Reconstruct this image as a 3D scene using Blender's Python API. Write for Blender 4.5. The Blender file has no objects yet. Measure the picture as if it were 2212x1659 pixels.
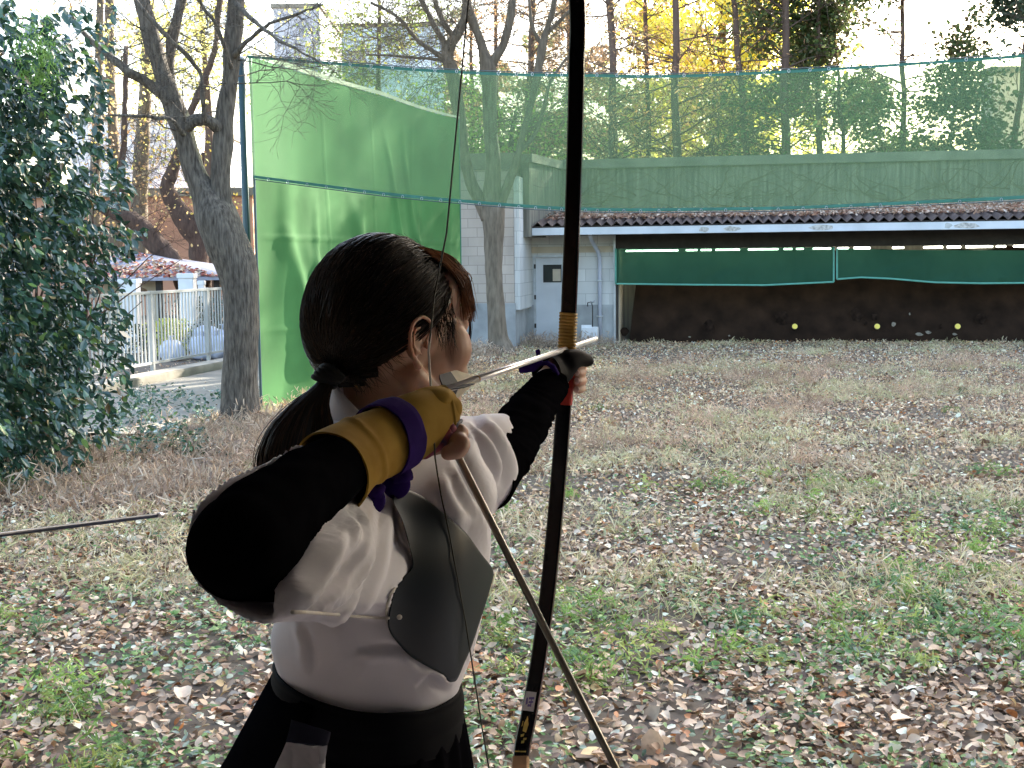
import bpy, bmesh, math, random
import numpy as np
from mathutils import Vector, Matrix, noise
from math import sin, cos, pi, radians as R

rng = np.random.default_rng(7)
random.seed(7)
S = bpy.context.scene
COL = S.collection

# ---------------------------------------------------------------- camera
H = 1.95
FPX, CX, CY, HY = 2700.0, 1106.0, 829.5, 557.0        # focal length and picture measures in a 2212 px wide frame
PITCH = math.atan((CY - HY) / FPX)
ROLL = 0.0113
_F = Vector((0, cos(PITCH), -sin(PITCH)))
_u0 = Vector((0, sin(PITCH), cos(PITCH)))
_r0 = Vector((1, 0, 0))
_R = _r0 * cos(ROLL) - _u0 * sin(ROLL)
_U = _r0 * sin(ROLL) + _u0 * cos(ROLL)
cd = bpy.data.cameras.new('camera')
cam = bpy.data.objects.new('camera', cd)
COL.objects.link(cam)
mw = Matrix.Identity(4)
for i in range(3):
    mw[i][0] = _R[i]; mw[i][1] = _U[i]; mw[i][2] = -_F[i]
mw[0][3], mw[1][3], mw[2][3] = 0, 0, H
cam.matrix_world = mw
cd.sensor_width = 36
cd.lens = 36 * FPX / 2212
cd.clip_start = 0.05
cd.clip_end = 2000
S.camera = cam
CAM = Vector((0, 0, H))

# ---------------------------------------------------------------- light
SUN_AZ, SUN_EL = R(36), R(27)          # azimuth from +Y towards +X
w = bpy.data.worlds.new('World'); S.world = w
w.use_nodes = True
nt = w.node_tree
bg = nt.nodes['Background']
sk = nt.nodes.new('ShaderNodeTexSky')
sk.sky_type = 'NISHITA'
sk.sun_disc = False
sk.sun_elevation = SUN_EL
sk.sun_rotation = SUN_AZ
sk.air_density = 1.2
sk.dust_density = 3.0
nt.links.new(sk.outputs[0], bg.inputs[0])
bg.inputs[1].default_value = 0.15
sl = bpy.data.lights.new('sun', 'SUN')
sl.energy = 4.5
sl.angle = R(0.6)
sl.color = (1.0, 0.93, 0.8)
so = bpy.data.objects.new('sun', sl)
COL.objects.link(so)
sd = Vector((sin(SUN_AZ) * cos(SUN_EL), cos(SUN_AZ) * cos(SUN_EL), sin(SUN_EL)))
so.rotation_euler = sd.to_track_quat('Z', 'Y').to_euler()
S.view_settings.view_transform = 'Standard'
S.view_settings.look = 'None'
S.view_settings.gamma = 1
S.view_settings.exposure = 2.5
S.render.engine = 'CYCLES'
S.cycles.max_bounces = 8
S.cycles.transparent_max_bounces = 24
S.cycles.diffuse_bounces = 4
S.cycles.transmission_bounces = 4
S.cycles.use_denoising = True

# ---------------------------------------------------------------- measuring helpers
def ray(u, v):
    return (_F * FPX + _R * (u - CX) - _U * (v - CY)).normalized()
def P(u, v, y):
    """world point seen at (u, v) of the 2212 px frame, y metres in front"""
    r = ray(u, v)
    return CAM + r * (y / r.y)
def G(u, v, z=0.0):
    r = ray(u, v)
    return CAM + r * ((z - H) / r.z)
def PL(u, v, p0, n):
    r = ray(u, v)
    return CAM + r * ((p0 - CAM).dot(n) / r.dot(n))

# ---------------------------------------------------------------- object helpers
def tag(o, label=None, cat=None, group=None, kind=None):
    if label: o['label'] = label
    if cat: o['category'] = cat
    if group: o['group'] = group
    if kind: o['kind'] = kind
    return o
def empty(name, loc, label=None, cat=None, group=None):
    o = bpy.data.objects.new(name, None)
    o.empty_display_size = .2
    COL.objects.link(o)
    o.location = loc
    return tag(o, label, cat, group)
def link(name, me, m, parent=None):
    o = bpy.data.objects.new(name, me)
    COL.objects.link(o)
    if m is not None:
        me.materials.append(m)
    if parent is not None:
        o.parent = parent
        # geometry is in world space: undo every ancestor's offset
        off = Vector((0, 0, 0)); q = parent
        while q is not None:
            off += Vector(q.location); q = q.parent
        o.location = -off
    return o
def np_mesh(name, V, F, tint=None, smooth=False):
    V = np.asarray(V, dtype=np.float32); F = np.asarray(F, dtype=np.int32)
    me = bpy.data.meshes.new(name)
    k = F.shape[1]
    me.vertices.add(len(V)); me.vertices.foreach_set('co', V.ravel())
    me.loops.add(F.size); me.loops.foreach_set('vertex_index', F.ravel())
    me.polygons.add(len(F)); me.polygons.foreach_set('loop_start', np.arange(0, F.size, k, dtype=np.int32))
    try: me.polygons.foreach_set('loop_total', np.full(len(F), k, dtype=np.int32))
    except Exception: pass
    me.polygons.foreach_set('use_smooth', np.full(len(F), smooth))
    if tint is not None:
        a = me.color_attributes.new('tint', 'FLOAT_COLOR', 'POINT')
        c = np.ones((len(V), 4), dtype=np.float32); c[:, :3] = tint
        a.data.foreach_set('color', c.ravel())
    me.update(calc_edges=True)
    me.validate()
    return me
class MB:
    """collects shapes that become ONE mesh"""
    def __init__(s): s.v = []; s.f = []; s.sm = []
    def add(s, vs, fs, smooth=False):
        b = len(s.v)
        s.v += [tuple(x) for x in vs]
        for f in fs: s.f.append([b + i for i in f]); s.sm.append(smooth)
        return s
    def box(s, c, d, ax=None):
        c = Vector(c); X, Y, Z = ax if ax else (Vector((1,0,0)), Vector((0,1,0)), Vector((0,0,1)))
        h = [x / 2 for x in d]
        vs = [c + X*(sx*h[0]) + Y*(sy*h[1]) + Z*(sz*h[2]) for sz in (-1,1) for sy in (-1,1) for sx in (-1,1)]
        return s.add(vs, [(0,2,3,1),(4,5,7,6),(0,1,5,4),(2,6,7,3),(0,4,6,2),(1,3,7,5)])
    def tube(s, pts, rad, n=8, cap=True, smooth=True):
        pts = [Vector(p) for p in pts]
        if not hasattr(rad, '__len__'): rad = [rad] * len(pts)
        vs = []; ref = None
        for i, p in enumerate(pts):
            t = (pts[min(i+1, len(pts)-1)] - pts[max(i-1, 0)])
            if t.length < 1e-9: t = Vector((0, 0, 1))
            t.normalize()
            if ref is None:
                ref = Vector((1,0,0)) if abs(t.x) < .8 else Vector((0,1,0))
            a = (ref - t * ref.dot(t)).normalized(); b = t.cross(a); ref = a
            for k in range(n):
                q = 2*pi*k/n
                vs.append(p + (a*cos(q) + b*sin(q)) * rad[i])
        fs = []
        for i in range(len(pts)-1):
            for k in range(n):
                k2 = (k+1) % n
                fs.append((i*n+k, i*n+k2, (i+1)*n+k2, (i+1)*n+k))
        if cap:
            fs.append(tuple(range(n-1, -1, -1))); fs.append(tuple((len(pts)-1)*n + k for k in range(n)))
        return s.add(vs, fs, smooth)
    def poly(s, pts): return s.add(pts, [tuple(range(len(pts)))])
    def prism(s, pts, d):
        d = Vector(d); n = len(pts); pts = [Vector(p) for p in pts]
        fs = [tuple(range(n-1, -1, -1)), tuple(range(n, 2*n))]
        for k in range(n): fs.append((k, (k+1) % n, n+(k+1) % n, n+k))
        return s.add(pts + [p + d for p in pts], fs)
    def ell(s, c, r, ax=None, nu=20, nv=12):
        c = Vector(c); X, Y, Z = ax if ax else (Vector((1,0,0)), Vector((0,1,0)), Vector((0,0,1)))
        if not hasattr(r, '__len__'): r = (r, r, r)
        vs = [c + Z*r[2]]
        for j in range(1, nv):
            a = pi*j/nv
            for i in range(nu):
                b = 2*pi*i/nu
                vs.append(c + X*(r[0]*sin(a)*cos(b)) + Y*(r[1]*sin(a)*sin(b)) + Z*(r[2]*cos(a)))
        vs.append(c - Z*r[2]); L = len(vs)-1
        fs = []
        for i in range(nu):
            i2 = (i+1) % nu
            fs.append((0, 1+i, 1+i2)); fs.append((L, 1+(nv-2)*nu+i2, 1+(nv-2)*nu+i))
            for j in range(nv-2): fs.append((1+j*nu+i, 1+(j+1)*nu+i, 1+(j+1)*nu+i2, 1+j*nu+i2))
        return s.add(vs, fs, True)
    def mesh(s, name):
        me = bpy.data.meshes.new(name)
        me.from_pydata(s.v, [], s.f)
        me.polygons.foreach_set('use_smooth', s.sm)
        me.update()
        return me
    def build(s, name, m, parent=None, bevel=0, recalc=True):
        me = s.mesh(name)
        if recalc or bevel:
            bm = bmesh.new(); bm.from_mesh(me)
            if recalc: bmesh.ops.recalc_face_normals(bm, faces=bm.faces)
            if bevel:
                es = [e for e in bm.edges if len(e.link_faces) == 2 and e.calc_face_angle(0) > .6]
                bmesh.ops.bevel(bm, geom=es, offset=bevel, segments=2, affect='EDGES', clamp_overlap=True)
            bm.to_mesh(me); bm.free()
        return link(name, me, m, parent)

def cr(p, t, closed=False):
    """Catmull-Rom through the rows of p at parameters t (0..1)"""
    p = np.asarray(p, float); n = len(p)
    m = n if closed else n - 1
    x = np.asarray(t) * m
    i = np.floor(x).astype(int)
    if not closed: i = np.clip(i, 0, m - 1)
    f = (x - i)[..., None]
    if closed: g = lambda k: p[(i + k) % n]
    else:
        q = np.vstack([2*p[0]-p[1], p, 2*p[-1]-p[-2]])
        g = lambda k: q[np.clip(i + k + 1, 0, n + 1)]
    a, b, c, d = g(-1), g(0), g(1), g(2)
    return .5*((2*b) + (c-a)*f + (2*a-5*b+4*c-d)*f*f + (3*b-a-3*c+d)*f**3)

# ---------------------------------------------------------------- materials
def newmat(name):
    m = bpy.data.materials.new(name); m.use_nodes = True
    return m, m.node_tree, m.node_tree.nodes['Principled BSDF']
def M(name, c, rough=.6, var=.25, scale=6, bump=0, bscale=40, metal=0, attr=False, trans=0, spec=.5, c2=None, stretch=None, sss=0, coat=0, detail=6):
    m, nt, b = newmat(name)
    N, L = nt.nodes, nt.links
    b.inputs['Roughness'].default_value = rough
    b.inputs['Metallic'].default_value = metal
    b.inputs['Specular IOR Level'].default_value = spec
    if coat:
        b.inputs['Coat Weight'].default_value = coat; b.inputs['Coat Roughness'].default_value = .08
    tc = N.new('ShaderNodeTexCoord'); mp = N.new('ShaderNodeMapping')
    L.new(tc.outputs['Object'], mp.inputs[0])
    if stretch: mp.inputs['Scale'].default_value = stretch
    nz = N.new('ShaderNodeTexNoise'); nz.inputs['Scale'].default_value = scale; nz.inputs['Detail'].default_value = detail
    L.new(mp.outputs[0], nz.inputs[0])
    mr = N.new('ShaderNodeMapRange')
    mr.inputs[1].default_value = .3; mr.inputs[2].default_value = .7
    L.new(nz.outputs[0], mr.inputs[0])
    mx = N.new('ShaderNodeMix'); mx.data_type = 'RGBA'
    L.new(mr.outputs[0], mx.inputs[0])
    if attr:
        at = N.new('ShaderNodeAttribute'); at.attribute_name = 'tint'
        mx.blend_type = 'MULTIPLY'
        mr.inputs[3].default_value = 0; mr.inputs[4].default_value = 1
        mx.inputs[7].default_value = (1-var,)*3 + (1,)
        L.new(at.outputs['Color'], mx.inputs[6])
    else:
        c = Vector(c)
        if c2 is None:
            a1 = c * (1 - var); a2 = c * (1 + var)
        else: a1, a2 = c, Vector(c2)
        mx.inputs[6].default_value = (*a1, 1); mx.inputs[7].default_value = (*a2, 1)
    col = mx.outputs[2]
    L.new(col, b.inputs['Base Color'])
    if bump:
        n2 = N.new('ShaderNodeTexNoise'); n2.inputs['Scale'].default_value = bscale; n2.inputs['Detail'].default_value = 8
        L.new(mp.outputs[0], n2.inputs[0])
        bp = N.new('ShaderNodeBump'); bp.inputs['Strength'].default_value = min(1, bump*10); bp.inputs['Distance'].default_value = bump
        L.new(n2.outputs[0], bp.inputs['Height']); L.new(bp.outputs[0], b.inputs['Normal'])
    if sss:
        b.inputs['Subsurface Weight'].default_value = sss
        b.inputs['Subsurface Radius'].default_value = (.012, .004, .002)
        b.inputs['Subsurface Scale'].default_value = 1
    if trans:
        tr = N.new('ShaderNodeBsdfTranslucent'); L.new(col, tr.inputs[0])
        ms = N.new('ShaderNodeMixShader'); ms.inputs[0].default_value = trans
        out = N['Material Output']
        L.new(b.outputs[0], ms.inputs[1]); L.new(tr.outputs[0], ms.inputs[2]); L.new(ms.outputs[0], out.inputs[0])
    return m

def netmat(name, c, alpha, through=(1, 1, 1), transl=.5):
    """woven netting: partly open, the threads diffuse and translucent"""
    m, nt, b = newmat(name)
    N, L = nt.nodes, nt.links
    tc = N.new('ShaderNodeTexCoord')
    nz = N.new('ShaderNodeTexNoise'); nz.inputs['Scale'].default_value = 1.3
    L.new(tc.outputs['Object'], nz.inputs[0])
    mx = N.new('ShaderNodeMix'); mx.data_type = 'RGBA'
    c = Vector(c)
    mx.inputs[6].default_value = (*(c*.85), 1); mx.inputs[7].default_value = (*(c*1.15), 1)
    L.new(nz.outputs[0], mx.inputs[0])
    d = N.new('ShaderNodeBsdfDiffuse'); t = N.new('ShaderNodeBsdfTranslucent')
    L.new(mx.outputs[2], d.inputs[0]); L.new(mx.outputs[2], t.inputs[0])
    m1 = N.new('ShaderNodeMixShader'); m1.inputs[0].default_value = transl
    L.new(d.outputs[0], m1.inputs[1]); L.new(t.outputs[0], m1.inputs[2])
    tp = N.new('ShaderNodeBsdfTransparent'); tp.inputs[0].default_value = (*through, 1)
    m2 = N.new('ShaderNodeMixShader'); m2.inputs[0].default_value = alpha
    L.new(tp.outputs[0], m2.inputs[1]); L.new(m1.outputs[0], m2.inputs[2])
    L.new(m2.outputs[0], N['Material Output'].inputs[0])
    return m
def emit(name, c, s):
    m, nt, b = newmat(name)
    b.inputs['Emission Color'].default_value = (*c, 1); b.inputs['Emission Strength'].default_value = s
    b.inputs['Base Color'].default_value = (*c, 1)
    return m

# ---------------------------------------------------------------- many-leaf clouds
def unit(a): return a / np.maximum(np.linalg.norm(a, axis=1, keepdims=True), 1e-9)
def leaf_mesh(name, pos, t, n, size, tint, wr=.45, curl=.12, blade=False):
    """one folded leaf per row of pos: t along the midrib, n up"""
    N = len(pos)
    t = unit(t); b = unit(np.cross(n, t)); n = np.cross(t, b)
    size = np.asarray(size).reshape(-1, 1) * np.ones((N, 1))
    wr = np.asarray(wr).reshape(-1, 1) * np.ones((N, 1))
    cu = curl * (rng.random((N, 1)) * 2 - .3)
    if blade: prof = [(0, -.5, 0), (-1, -.2, .5), (-.6, .25, .6), (0, .5, 0), (.6, .25, .6), (1, -.2, .5)]
    else: prof = [(0, -.5, 0), (-1, -.12, 1), (-.72, .25, .8), (0, .5, .5), (.72, .25, .8), (1, -.12, 1)]
    V = np.empty((N, 6, 3), np.float32)
    for i, (x, y, z) in enumerate(prof):
        V[:, i] = pos + b * (x*wr/2*size) + t * (y*size) + n * (z*cu*size)
    base = (np.arange(N) * 6)[:, None]
    F = np.concatenate([base + np.array([0, 3, 2, 1]), base + np.array([0, 5, 4, 3])], 0)
    return np_mesh(name, V.reshape(-1, 3), F, np.repeat(tint, 6, axis=0))
def leaf_mesh2(name, pos, t, n, size, tint, wr=.5, curl=.3):
    """larger, smoothly bent leaf with eleven points, for leaves close to the camera"""
    N = len(pos); t = unit(t); b = unit(np.cross(n, t)); n = np.cross(t, b)
    size = np.asarray(size).reshape(-1, 1)*np.ones((N, 1)); wr = np.asarray(wr).reshape(-1, 1)*np.ones((N, 1))
    c1 = curl*(rng.random((N, 1))*1.6-.4); c2 = curl*(rng.random((N, 1))*2-1)*1.2; tw = (rng.random((N, 1))-.5)*.5
    ys = [-.5, -.28, 0, .27, .5]; ws = [0, .72, 1, .66, 0]; V = np.empty((N, 11, 3), np.float32)
    put = lambda i, x, y: V.__setitem__((slice(None), i), pos + b*(x*wr/2*size) + t*(y*size) + n*((c1*abs(x)*.55 + c2*(y*y*2-.2) + tw*x*y)*size))
    for i in range(5): put(i, 0, ys[i])
    for i in (1, 2, 3): put(4+i, -ws[i]*(1+.1*(i % 2)), ys[i]-.03); put(7+i, ws[i], ys[i]-.03)
    tri = []
    for o_ in (4, 7):
        f = [(0, o_+1, 1), (1, o_+1, o_+2), (1, o_+2, 2), (2, o_+2, o_+3), (2, o_+3, 3), (3, o_+3, 4)]
        tri += f if o_ == 7 else [x[::-1] for x in f]
    F = ((np.arange(N)*11)[:, None, None] + np.array(tri)[None]).reshape(-1, 3)
    return np_mesh(name, V.reshape(-1, 3), F, np.repeat(tint, 11, axis=0), True)
def pick(cols, N, wts=None, jit=.25):
    cols = np.array(cols, float)
    wts = None if wts is None else np.array(wts, float) / sum(wts)
    c = cols[rng.choice(len(cols), N, p=wts)]
    return np.clip(c * (1 + (rng.random((N, 1)) - .5) * 2 * jit), 0, 1)
def rdir(N): return unit(rng.normal(size=(N, 3)))
# ================================================================ SETTING
Z = Vector((0, 0, 1))
m_soil = M('soil', (.075, .055, .040), .95, .45, 3, bump=.02, bscale=30, c2=(.14, .11, .075))
m_leafl = M('fallen_leaf', (1, 1, 1), .55, .25, 30, attr=True, trans=.15, spec=.5)
m_grass = M('grass_blade', (1, 1, 1), .6, .2, 20, attr=True, trans=.3)
m_asph = M('path_surface', (.26, .235, .19), .9, .15, 2, bump=.004)
m_stone = M('kerb_stone', (.4, .36, .3), .9, .25, 3, bump=.01)

# ground: one sheet with a gentle unevenness close by
def gz(x, y):
    return .03*noise.noise(Vector((x*.35, y*.35, 0)))
mb = MB()
xs = np.concatenate([[-400, -120, -60, -30], np.arange(-16, 20.1, .4), [30, 60, 120, 400]])
ys = np.concatenate([[-100, -20, -5], np.arange(0, 32.1, .4), [40, 60, 100, 200, 500, 900]])
gv = [(x, y, gz(x, y) if (-15 < x < 19 and 1 < y < 31) else 0) for y in ys for x in xs]
nx = len(xs)
gf = [(j*nx+i, j*nx+i+1, (j+1)*nx+i+1, (j+1)*nx+i) for j in range(len(ys)-1) for i in range(nx-1)]
o = MB().add(gv, gf, True).build('ground', m_soil, recalc=False); tag(o, kind='structure')

# ---- target house frame: t runs along the front, bk goes away from the camera
A = R(9.5)
B0 = G(1700, 741)
T = Vector((cos(A), -sin(A), 0)); BK = Vector((sin(A), cos(A), 0)); NN = -BK
AX = (T, BK, Z)
def sz(u, v, b=0):
    p = PL(u, v, B0 + BK*b, NN) - B0
    return p.dot(T), p.z
def W3(s, b, z): return B0 + T*s + BK*b + Z*z
def wb(mb, s0, s1, b0, b1, z0, z1):
    return mb.box(W3((s0+s1)/2, (b0+b1)/2, (z0+z1)/2 - B0.z) + Z*0, (s1-s0, b1-b0, z1-z0), AX)

def blockmat(name, c, mortar, sx=.4, sy=.2, stain=.3):
    m, nt, b = newmat(name); N, L = nt.nodes, nt.links
    tc = N.new('ShaderNodeTexCoord'); vr = N.new('ShaderNodeVectorRotate'); vr.rotation_type = 'Z_AXIS'; vr.inputs['Angle'].default_value = A
    L.new(tc.outputs['Object'], vr.inputs['Vector'])
    sp = N.new('ShaderNodeSeparateXYZ'); L.new(vr.outputs[0], sp.inputs[0])
    ad = N.new('ShaderNodeMath'); L.new(sp.outputs[0], ad.inputs[0]); L.new(sp.outputs[1], ad.inputs[1])
    cb = N.new('ShaderNodeCombineXYZ'); L.new(ad.outputs[0], cb.inputs[0]); L.new(sp.outputs[2], cb.inputs[1])
    br = N.new('ShaderNodeTexBrick'); L.new(cb.outputs[0], br.inputs[0])
    br.offset = .5; br.inputs['Scale'].default_value = 1
    br.inputs['Brick Width'].default_value = sx; br.inputs['Row Height'].default_value = sy
    br.inputs['Mortar Size'].default_value = .006; br.inputs['Bias'].default_value = 0
    c = Vector(c)
    br.inputs['Color1'].default_value = (*(c*.93), 1); br.inputs['Color2'].default_value = (*(c*1.06), 1)
    br.inputs['Mortar'].default_value = (*mortar, 1)
    nz = N.new('ShaderNodeTexNoise'); nz.inputs['Scale'].default_value = 1.6; nz.inputs['Detail'].default_value = 8
    mp = N.new('ShaderNodeMapping'); mp.inputs['Scale'].default_value = (1, 1, .35)
    L.new(tc.outputs['Object'], mp.inputs[0]); L.new(mp.outputs[0], nz.inputs[0])
    mr = N.new('ShaderNodeMapRange'); mr.inputs[1].default_value = .35; mr.inputs[2].default_value = .7
    mr.inputs[3].default_value = 1; mr.inputs[4].default_value = 1 - stain
    L.new(nz.outputs[0], mr.inputs[0])
    mx = N.new('ShaderNodeMix'); mx.data_type = 'RGBA'; mx.blend_type = 'MULTIPLY'; mx.inputs[0].default_value = 1
    L.new(br.outputs[0], mx.inputs[6]); L.new(mr.outputs[0], mx.inputs[7])
    L.new(mx.outputs[2], b.inputs['Base Color']); b.inputs['Roughness'].default_value = .9
    return m
m_blk = blockmat('pink_block', (.50, .43, .37), (.30, .26, .23))
m_wht = blockmat('white_block', (.66, .66, .64), (.42, .42, .41), .55, .28, .2)
m_plinth = M('plinth_concrete', (.32, .33, .33), .9, .3, 2, bump=.004)
m_conc = M('board_concrete', (.27, .25, .20), .9, .4, 2.2, bump=.01, c2=(.12, .115, .095), stretch=(6, 6, .5))
m_concap = M('cap_concrete', (.28, .26, .21), .9, .4, 2, bump=.006, c2=(.17, .16, .13))
m_dark = M('dark_timber', (.035, .028, .024), .8, .3, 5)
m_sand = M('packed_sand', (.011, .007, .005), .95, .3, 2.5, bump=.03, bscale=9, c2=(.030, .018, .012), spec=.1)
m_fascia = M('fascia_paint', (.68, .71, .76), .45, .12, 2.5, c2=(.55, .58, .62))
m_corr = M('corrugated_sheet', (.10, .07, .06), .7, .4, 6)
m_door = M('painted_steel_door', (.55, .57, .60), .38, .12, 1.5, bump=.01, bscale=4)
m_pipe = M('pipe_plastic', (.50, .53, .62), .45, .08, 3)
m_glassd = M('dark_glass', (.03, .035, .04), .1, .2, 3)
m_steel = M('galvanised_steel', (.45, .47, .50), .4, .15, 6, metal=.6)
m_cream = M('cream_plaster', (.50, .43, .33), .9, .2, 2)
m_white = M('white_paint', (.75, .76, .78), .5, .08, 4)
m_rust = M('rust_stain', (.48, .46, .43), .9, .4, 20)

th = empty('target_house', W3(0, 0, 0), 'long low archery target house with leaf-covered corrugated roof and dark sand bank', 'target house')
sL = sz(1152, 740)[0]; sO = sz(1328, 740)[0]; sE = sz(2600, 740)[0]
zc = sz(1500, 536)[1]            # underside of header
FB = -1.0
sF = sz(1133, 500, FB)[0]; zf1 = sz(1133, 493, FB)[1]; zf0 = sz(1133, 509, FB)[1]
zr0 = zf1 + .02
PB = 1.25
zr1 = sz(1700, 459, PB)[1]
sP = sz(1212, 400, PB)[0]; zP = sz(1215, 346, PB)[1]
# wall left of the opening, with plinth
mb = MB(); zpl = sz(1300, 658)[1]
sD0, sD1 = sz(1158, 700)[0], sz(1226, 700)[0]; zD = sz(1190, 556)[1]
wb(mb, sL-.6, sD0-.05, 0, .18, zpl, zf0); wb(mb, sD0-.05, sD1+.05, .001, .18, zD+.05, zf0); wb(mb, sD1+.05, sO-.02, 0, .18, zpl, zf0)
mb.build('wall', m_wht, th)
for a_, b_ in ((sL-.6, sD0-.05), (sD1+.05, sO-.02)):
    mb = MB(); wb(mb, a_, b_, -.02, .18, -.2, zpl); mb.build('plinth', m_plinth, th)
mb = MB(); wb(mb, sL-.1, sO, -.015, 0.0, zD+.04+.06, zD+.04+.2); mb.build('lintel', m_cream, th)
# door
mb = MB(); wb(mb, sD0, sD1, .03, .07, .03, zD)
dr = mb.build('door', m_door, th, bevel=.005)
mb = MB(); wb(mb, sD0-.05, sD0, -.03, .1, 0, zD+.05); wb(mb, sD1, sD1+.05, -.03, .1, 0, zD+.05); wb(mb, sD0, sD1, -.03, .1, zD, zD+.05); mb.build('door_frame', m_steel, dr)
a0, b0_ = sz(1173, 572); a1, b1_ = sz(1213, 610)
mb = MB(); wb(mb, a0, a1, .02, .045, b1_, b0_); mb.build('window', m_glassd, dr)
mb = MB(); wb(mb, a0+.22, a1-.02, .012, .02, b1_+.03, b0_-.1); mb.build('notice', m_cream, dr)
for z in (.35, 1.0, 1.7):
    mb = MB(); wb(mb, sD0-.03, sD0+.01, -.05, -.03, z, z+.1); mb.build('hinge', m_dark, dr)
mb = MB(); wb(mb, sD1-.12, sD1-.06, .0, .03, .95, 1.05); mb.tube([W3(sD1-.09, -.0, 1.0-B0.z), W3(sD1-.09, -.06, 1.0-B0.z)], .022); mb.build('handle', m_steel, dr)
# downpipe
s1, s2 = sz(1283, 512)[0], sz(1296, 560)[0]
mb = MB(); mb.tube([W3(s1, -.85, zf0), W3(s1, -.5, zf0-.12), W3(s1+.1, -.12, zf0-.36), W3(s2, -.07, zf0-.5), W3(s2, -.07, .02)], .045, 12); mb.build('downpipe', m_pipe, th)
for z in (.6, 1.4):
    mb = MB(); wb(mb, s2-.07, s2+.07, -.13, -.02, z, z+.03); mb.build('pipe_clamp', m_steel, th)
# jamb posts
mb = MB(); wb(mb, sO-.02, sO+.03, -.06, .1, 0, zf0); mb.build('jamb_post', m_steel, th)
mb = MB(); wb(mb, sO+.05, sO+.08, -.03, .1, 0, zf0); mb.build('door_track', m_dark, th)
# header and soffit and fascia
mb = MB(); wb(mb, sO-.01, sE, .0, .2, zc, zf0+.25); mb.build('header_beam', m_dark, th)
mb = MB(); wb(mb, sF, sE, FB+.02, 0, zf0+.02, zf0+.04); mb.build('soffit', m_dark, th)
mb = MB(); wb(mb, sF, sE, FB-.04, FB+.02, zf0, zf1); fa = mb.build('fascia', m_fascia, th, bevel=.006)
for (u, w_) in ((1520, 16), (1580, 22), (1775, 30), (2047, 10), (2088, 34)):
    s, z = sz(u, 495, FB); mb = MB()
    wd = w_*.0096/2
    pts = [W3(s + wd*2*math.cos(k*pi/5)*random.uniform(.6, 1), FB-.044, (zf0+zf1)/2 - B0.z + .07*math.sin(k*pi/5)*random.uniform(.6, 1)) for k in range(10)]
    mb.prism(pts, BK*.003); mb.build('peeled_patch', m_rust if w_ > 12 else m_steel, fa)
# corrugated roof
PIT = .215; AMP = .055
mb = MB(); wb(mb, sF, sE, FB-.03, FB+.3, zf1-.01, zr0+.015); mb.build('eave_gap_shade', m_dark, th)  # dark strip stands in for the shade in the gaps under the corrugations
n = int((sE-sF)/PIT*8)
vs, fs = [], []
for i in range(n+1):
    s = sF - .02 + i*PIT/8; h = AMP*(1 - abs(((i/8) % 1)*2-1)*2)*.9
    for (b, z) in ((FB-.08, zr0+AMP), (PB, zr1+.05)):
        vs += [W3(s, b, z+h-B0.z), W3(s, b, z+h-.012-B0.z)]
for i in range(n):
    a, b = i*4, i*4+4
    fs += [(a, a+2, b+2, b), (a+1, b+1, b+3, a+3), (a, b, b+1, a+1)]
MB().add(vs, fs, False).build('corrugated_roof', m_corr, th)
# bank of sand
nb_, nsx = 10, 90
vs = []; SB = 1.15
for j in range(nb_+1):
    for i in range(nsx+1):
        q = j/nb_; s = sO + .3 + (sE-sO-.3)*i/nsx
        b = .25 + q*SB + .05*noise.noise(Vector((s*2, q*4, 1))); z = q*2.35
        if j == 0: z = -.1
        vs.append(W3(s + (.22*q if i == 0 else 0), b, z - B0.z))
fs = [(j*(nsx+1)+i, j*(nsx+1)+i+1, (j+1)*(nsx+1)+i+1, (j+1)*(nsx+1)+i) for j in range(nb_) for i in range(nsx)]
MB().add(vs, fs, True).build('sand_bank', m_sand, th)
mb = MB(); wb(mb, sO, sE, 1.55, 1.7, 0, zr1); mb.build('back_wall', m_dark, th)
mb = MB(); wb(mb, sO-.02, sO+.1, .12, 1.55, -.1, zf0); mb.build('side_wall', m_cream, th)
# ceiling timber
mb = MB(); wb(mb, sO, sE, .2, 1.55, zf0+.02, zf0+.06); mb.build('ceiling', m_cream, th)
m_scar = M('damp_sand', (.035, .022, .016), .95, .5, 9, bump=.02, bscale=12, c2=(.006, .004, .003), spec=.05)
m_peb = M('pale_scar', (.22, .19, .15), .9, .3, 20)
# small debris and pale scars on the bank
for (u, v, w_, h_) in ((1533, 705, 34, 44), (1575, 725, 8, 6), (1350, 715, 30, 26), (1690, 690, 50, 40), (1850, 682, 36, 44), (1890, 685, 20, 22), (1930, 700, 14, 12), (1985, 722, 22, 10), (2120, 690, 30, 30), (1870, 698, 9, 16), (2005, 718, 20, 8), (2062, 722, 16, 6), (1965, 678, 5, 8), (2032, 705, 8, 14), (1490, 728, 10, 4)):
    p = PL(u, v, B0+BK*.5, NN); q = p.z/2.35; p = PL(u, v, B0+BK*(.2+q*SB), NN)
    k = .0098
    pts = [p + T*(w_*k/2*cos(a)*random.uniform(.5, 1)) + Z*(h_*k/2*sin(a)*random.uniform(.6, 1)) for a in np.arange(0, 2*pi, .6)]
    MB().prism(pts, NN*.01).build('scar', m_scar if h_ > 12 else m_peb, th)

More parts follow.
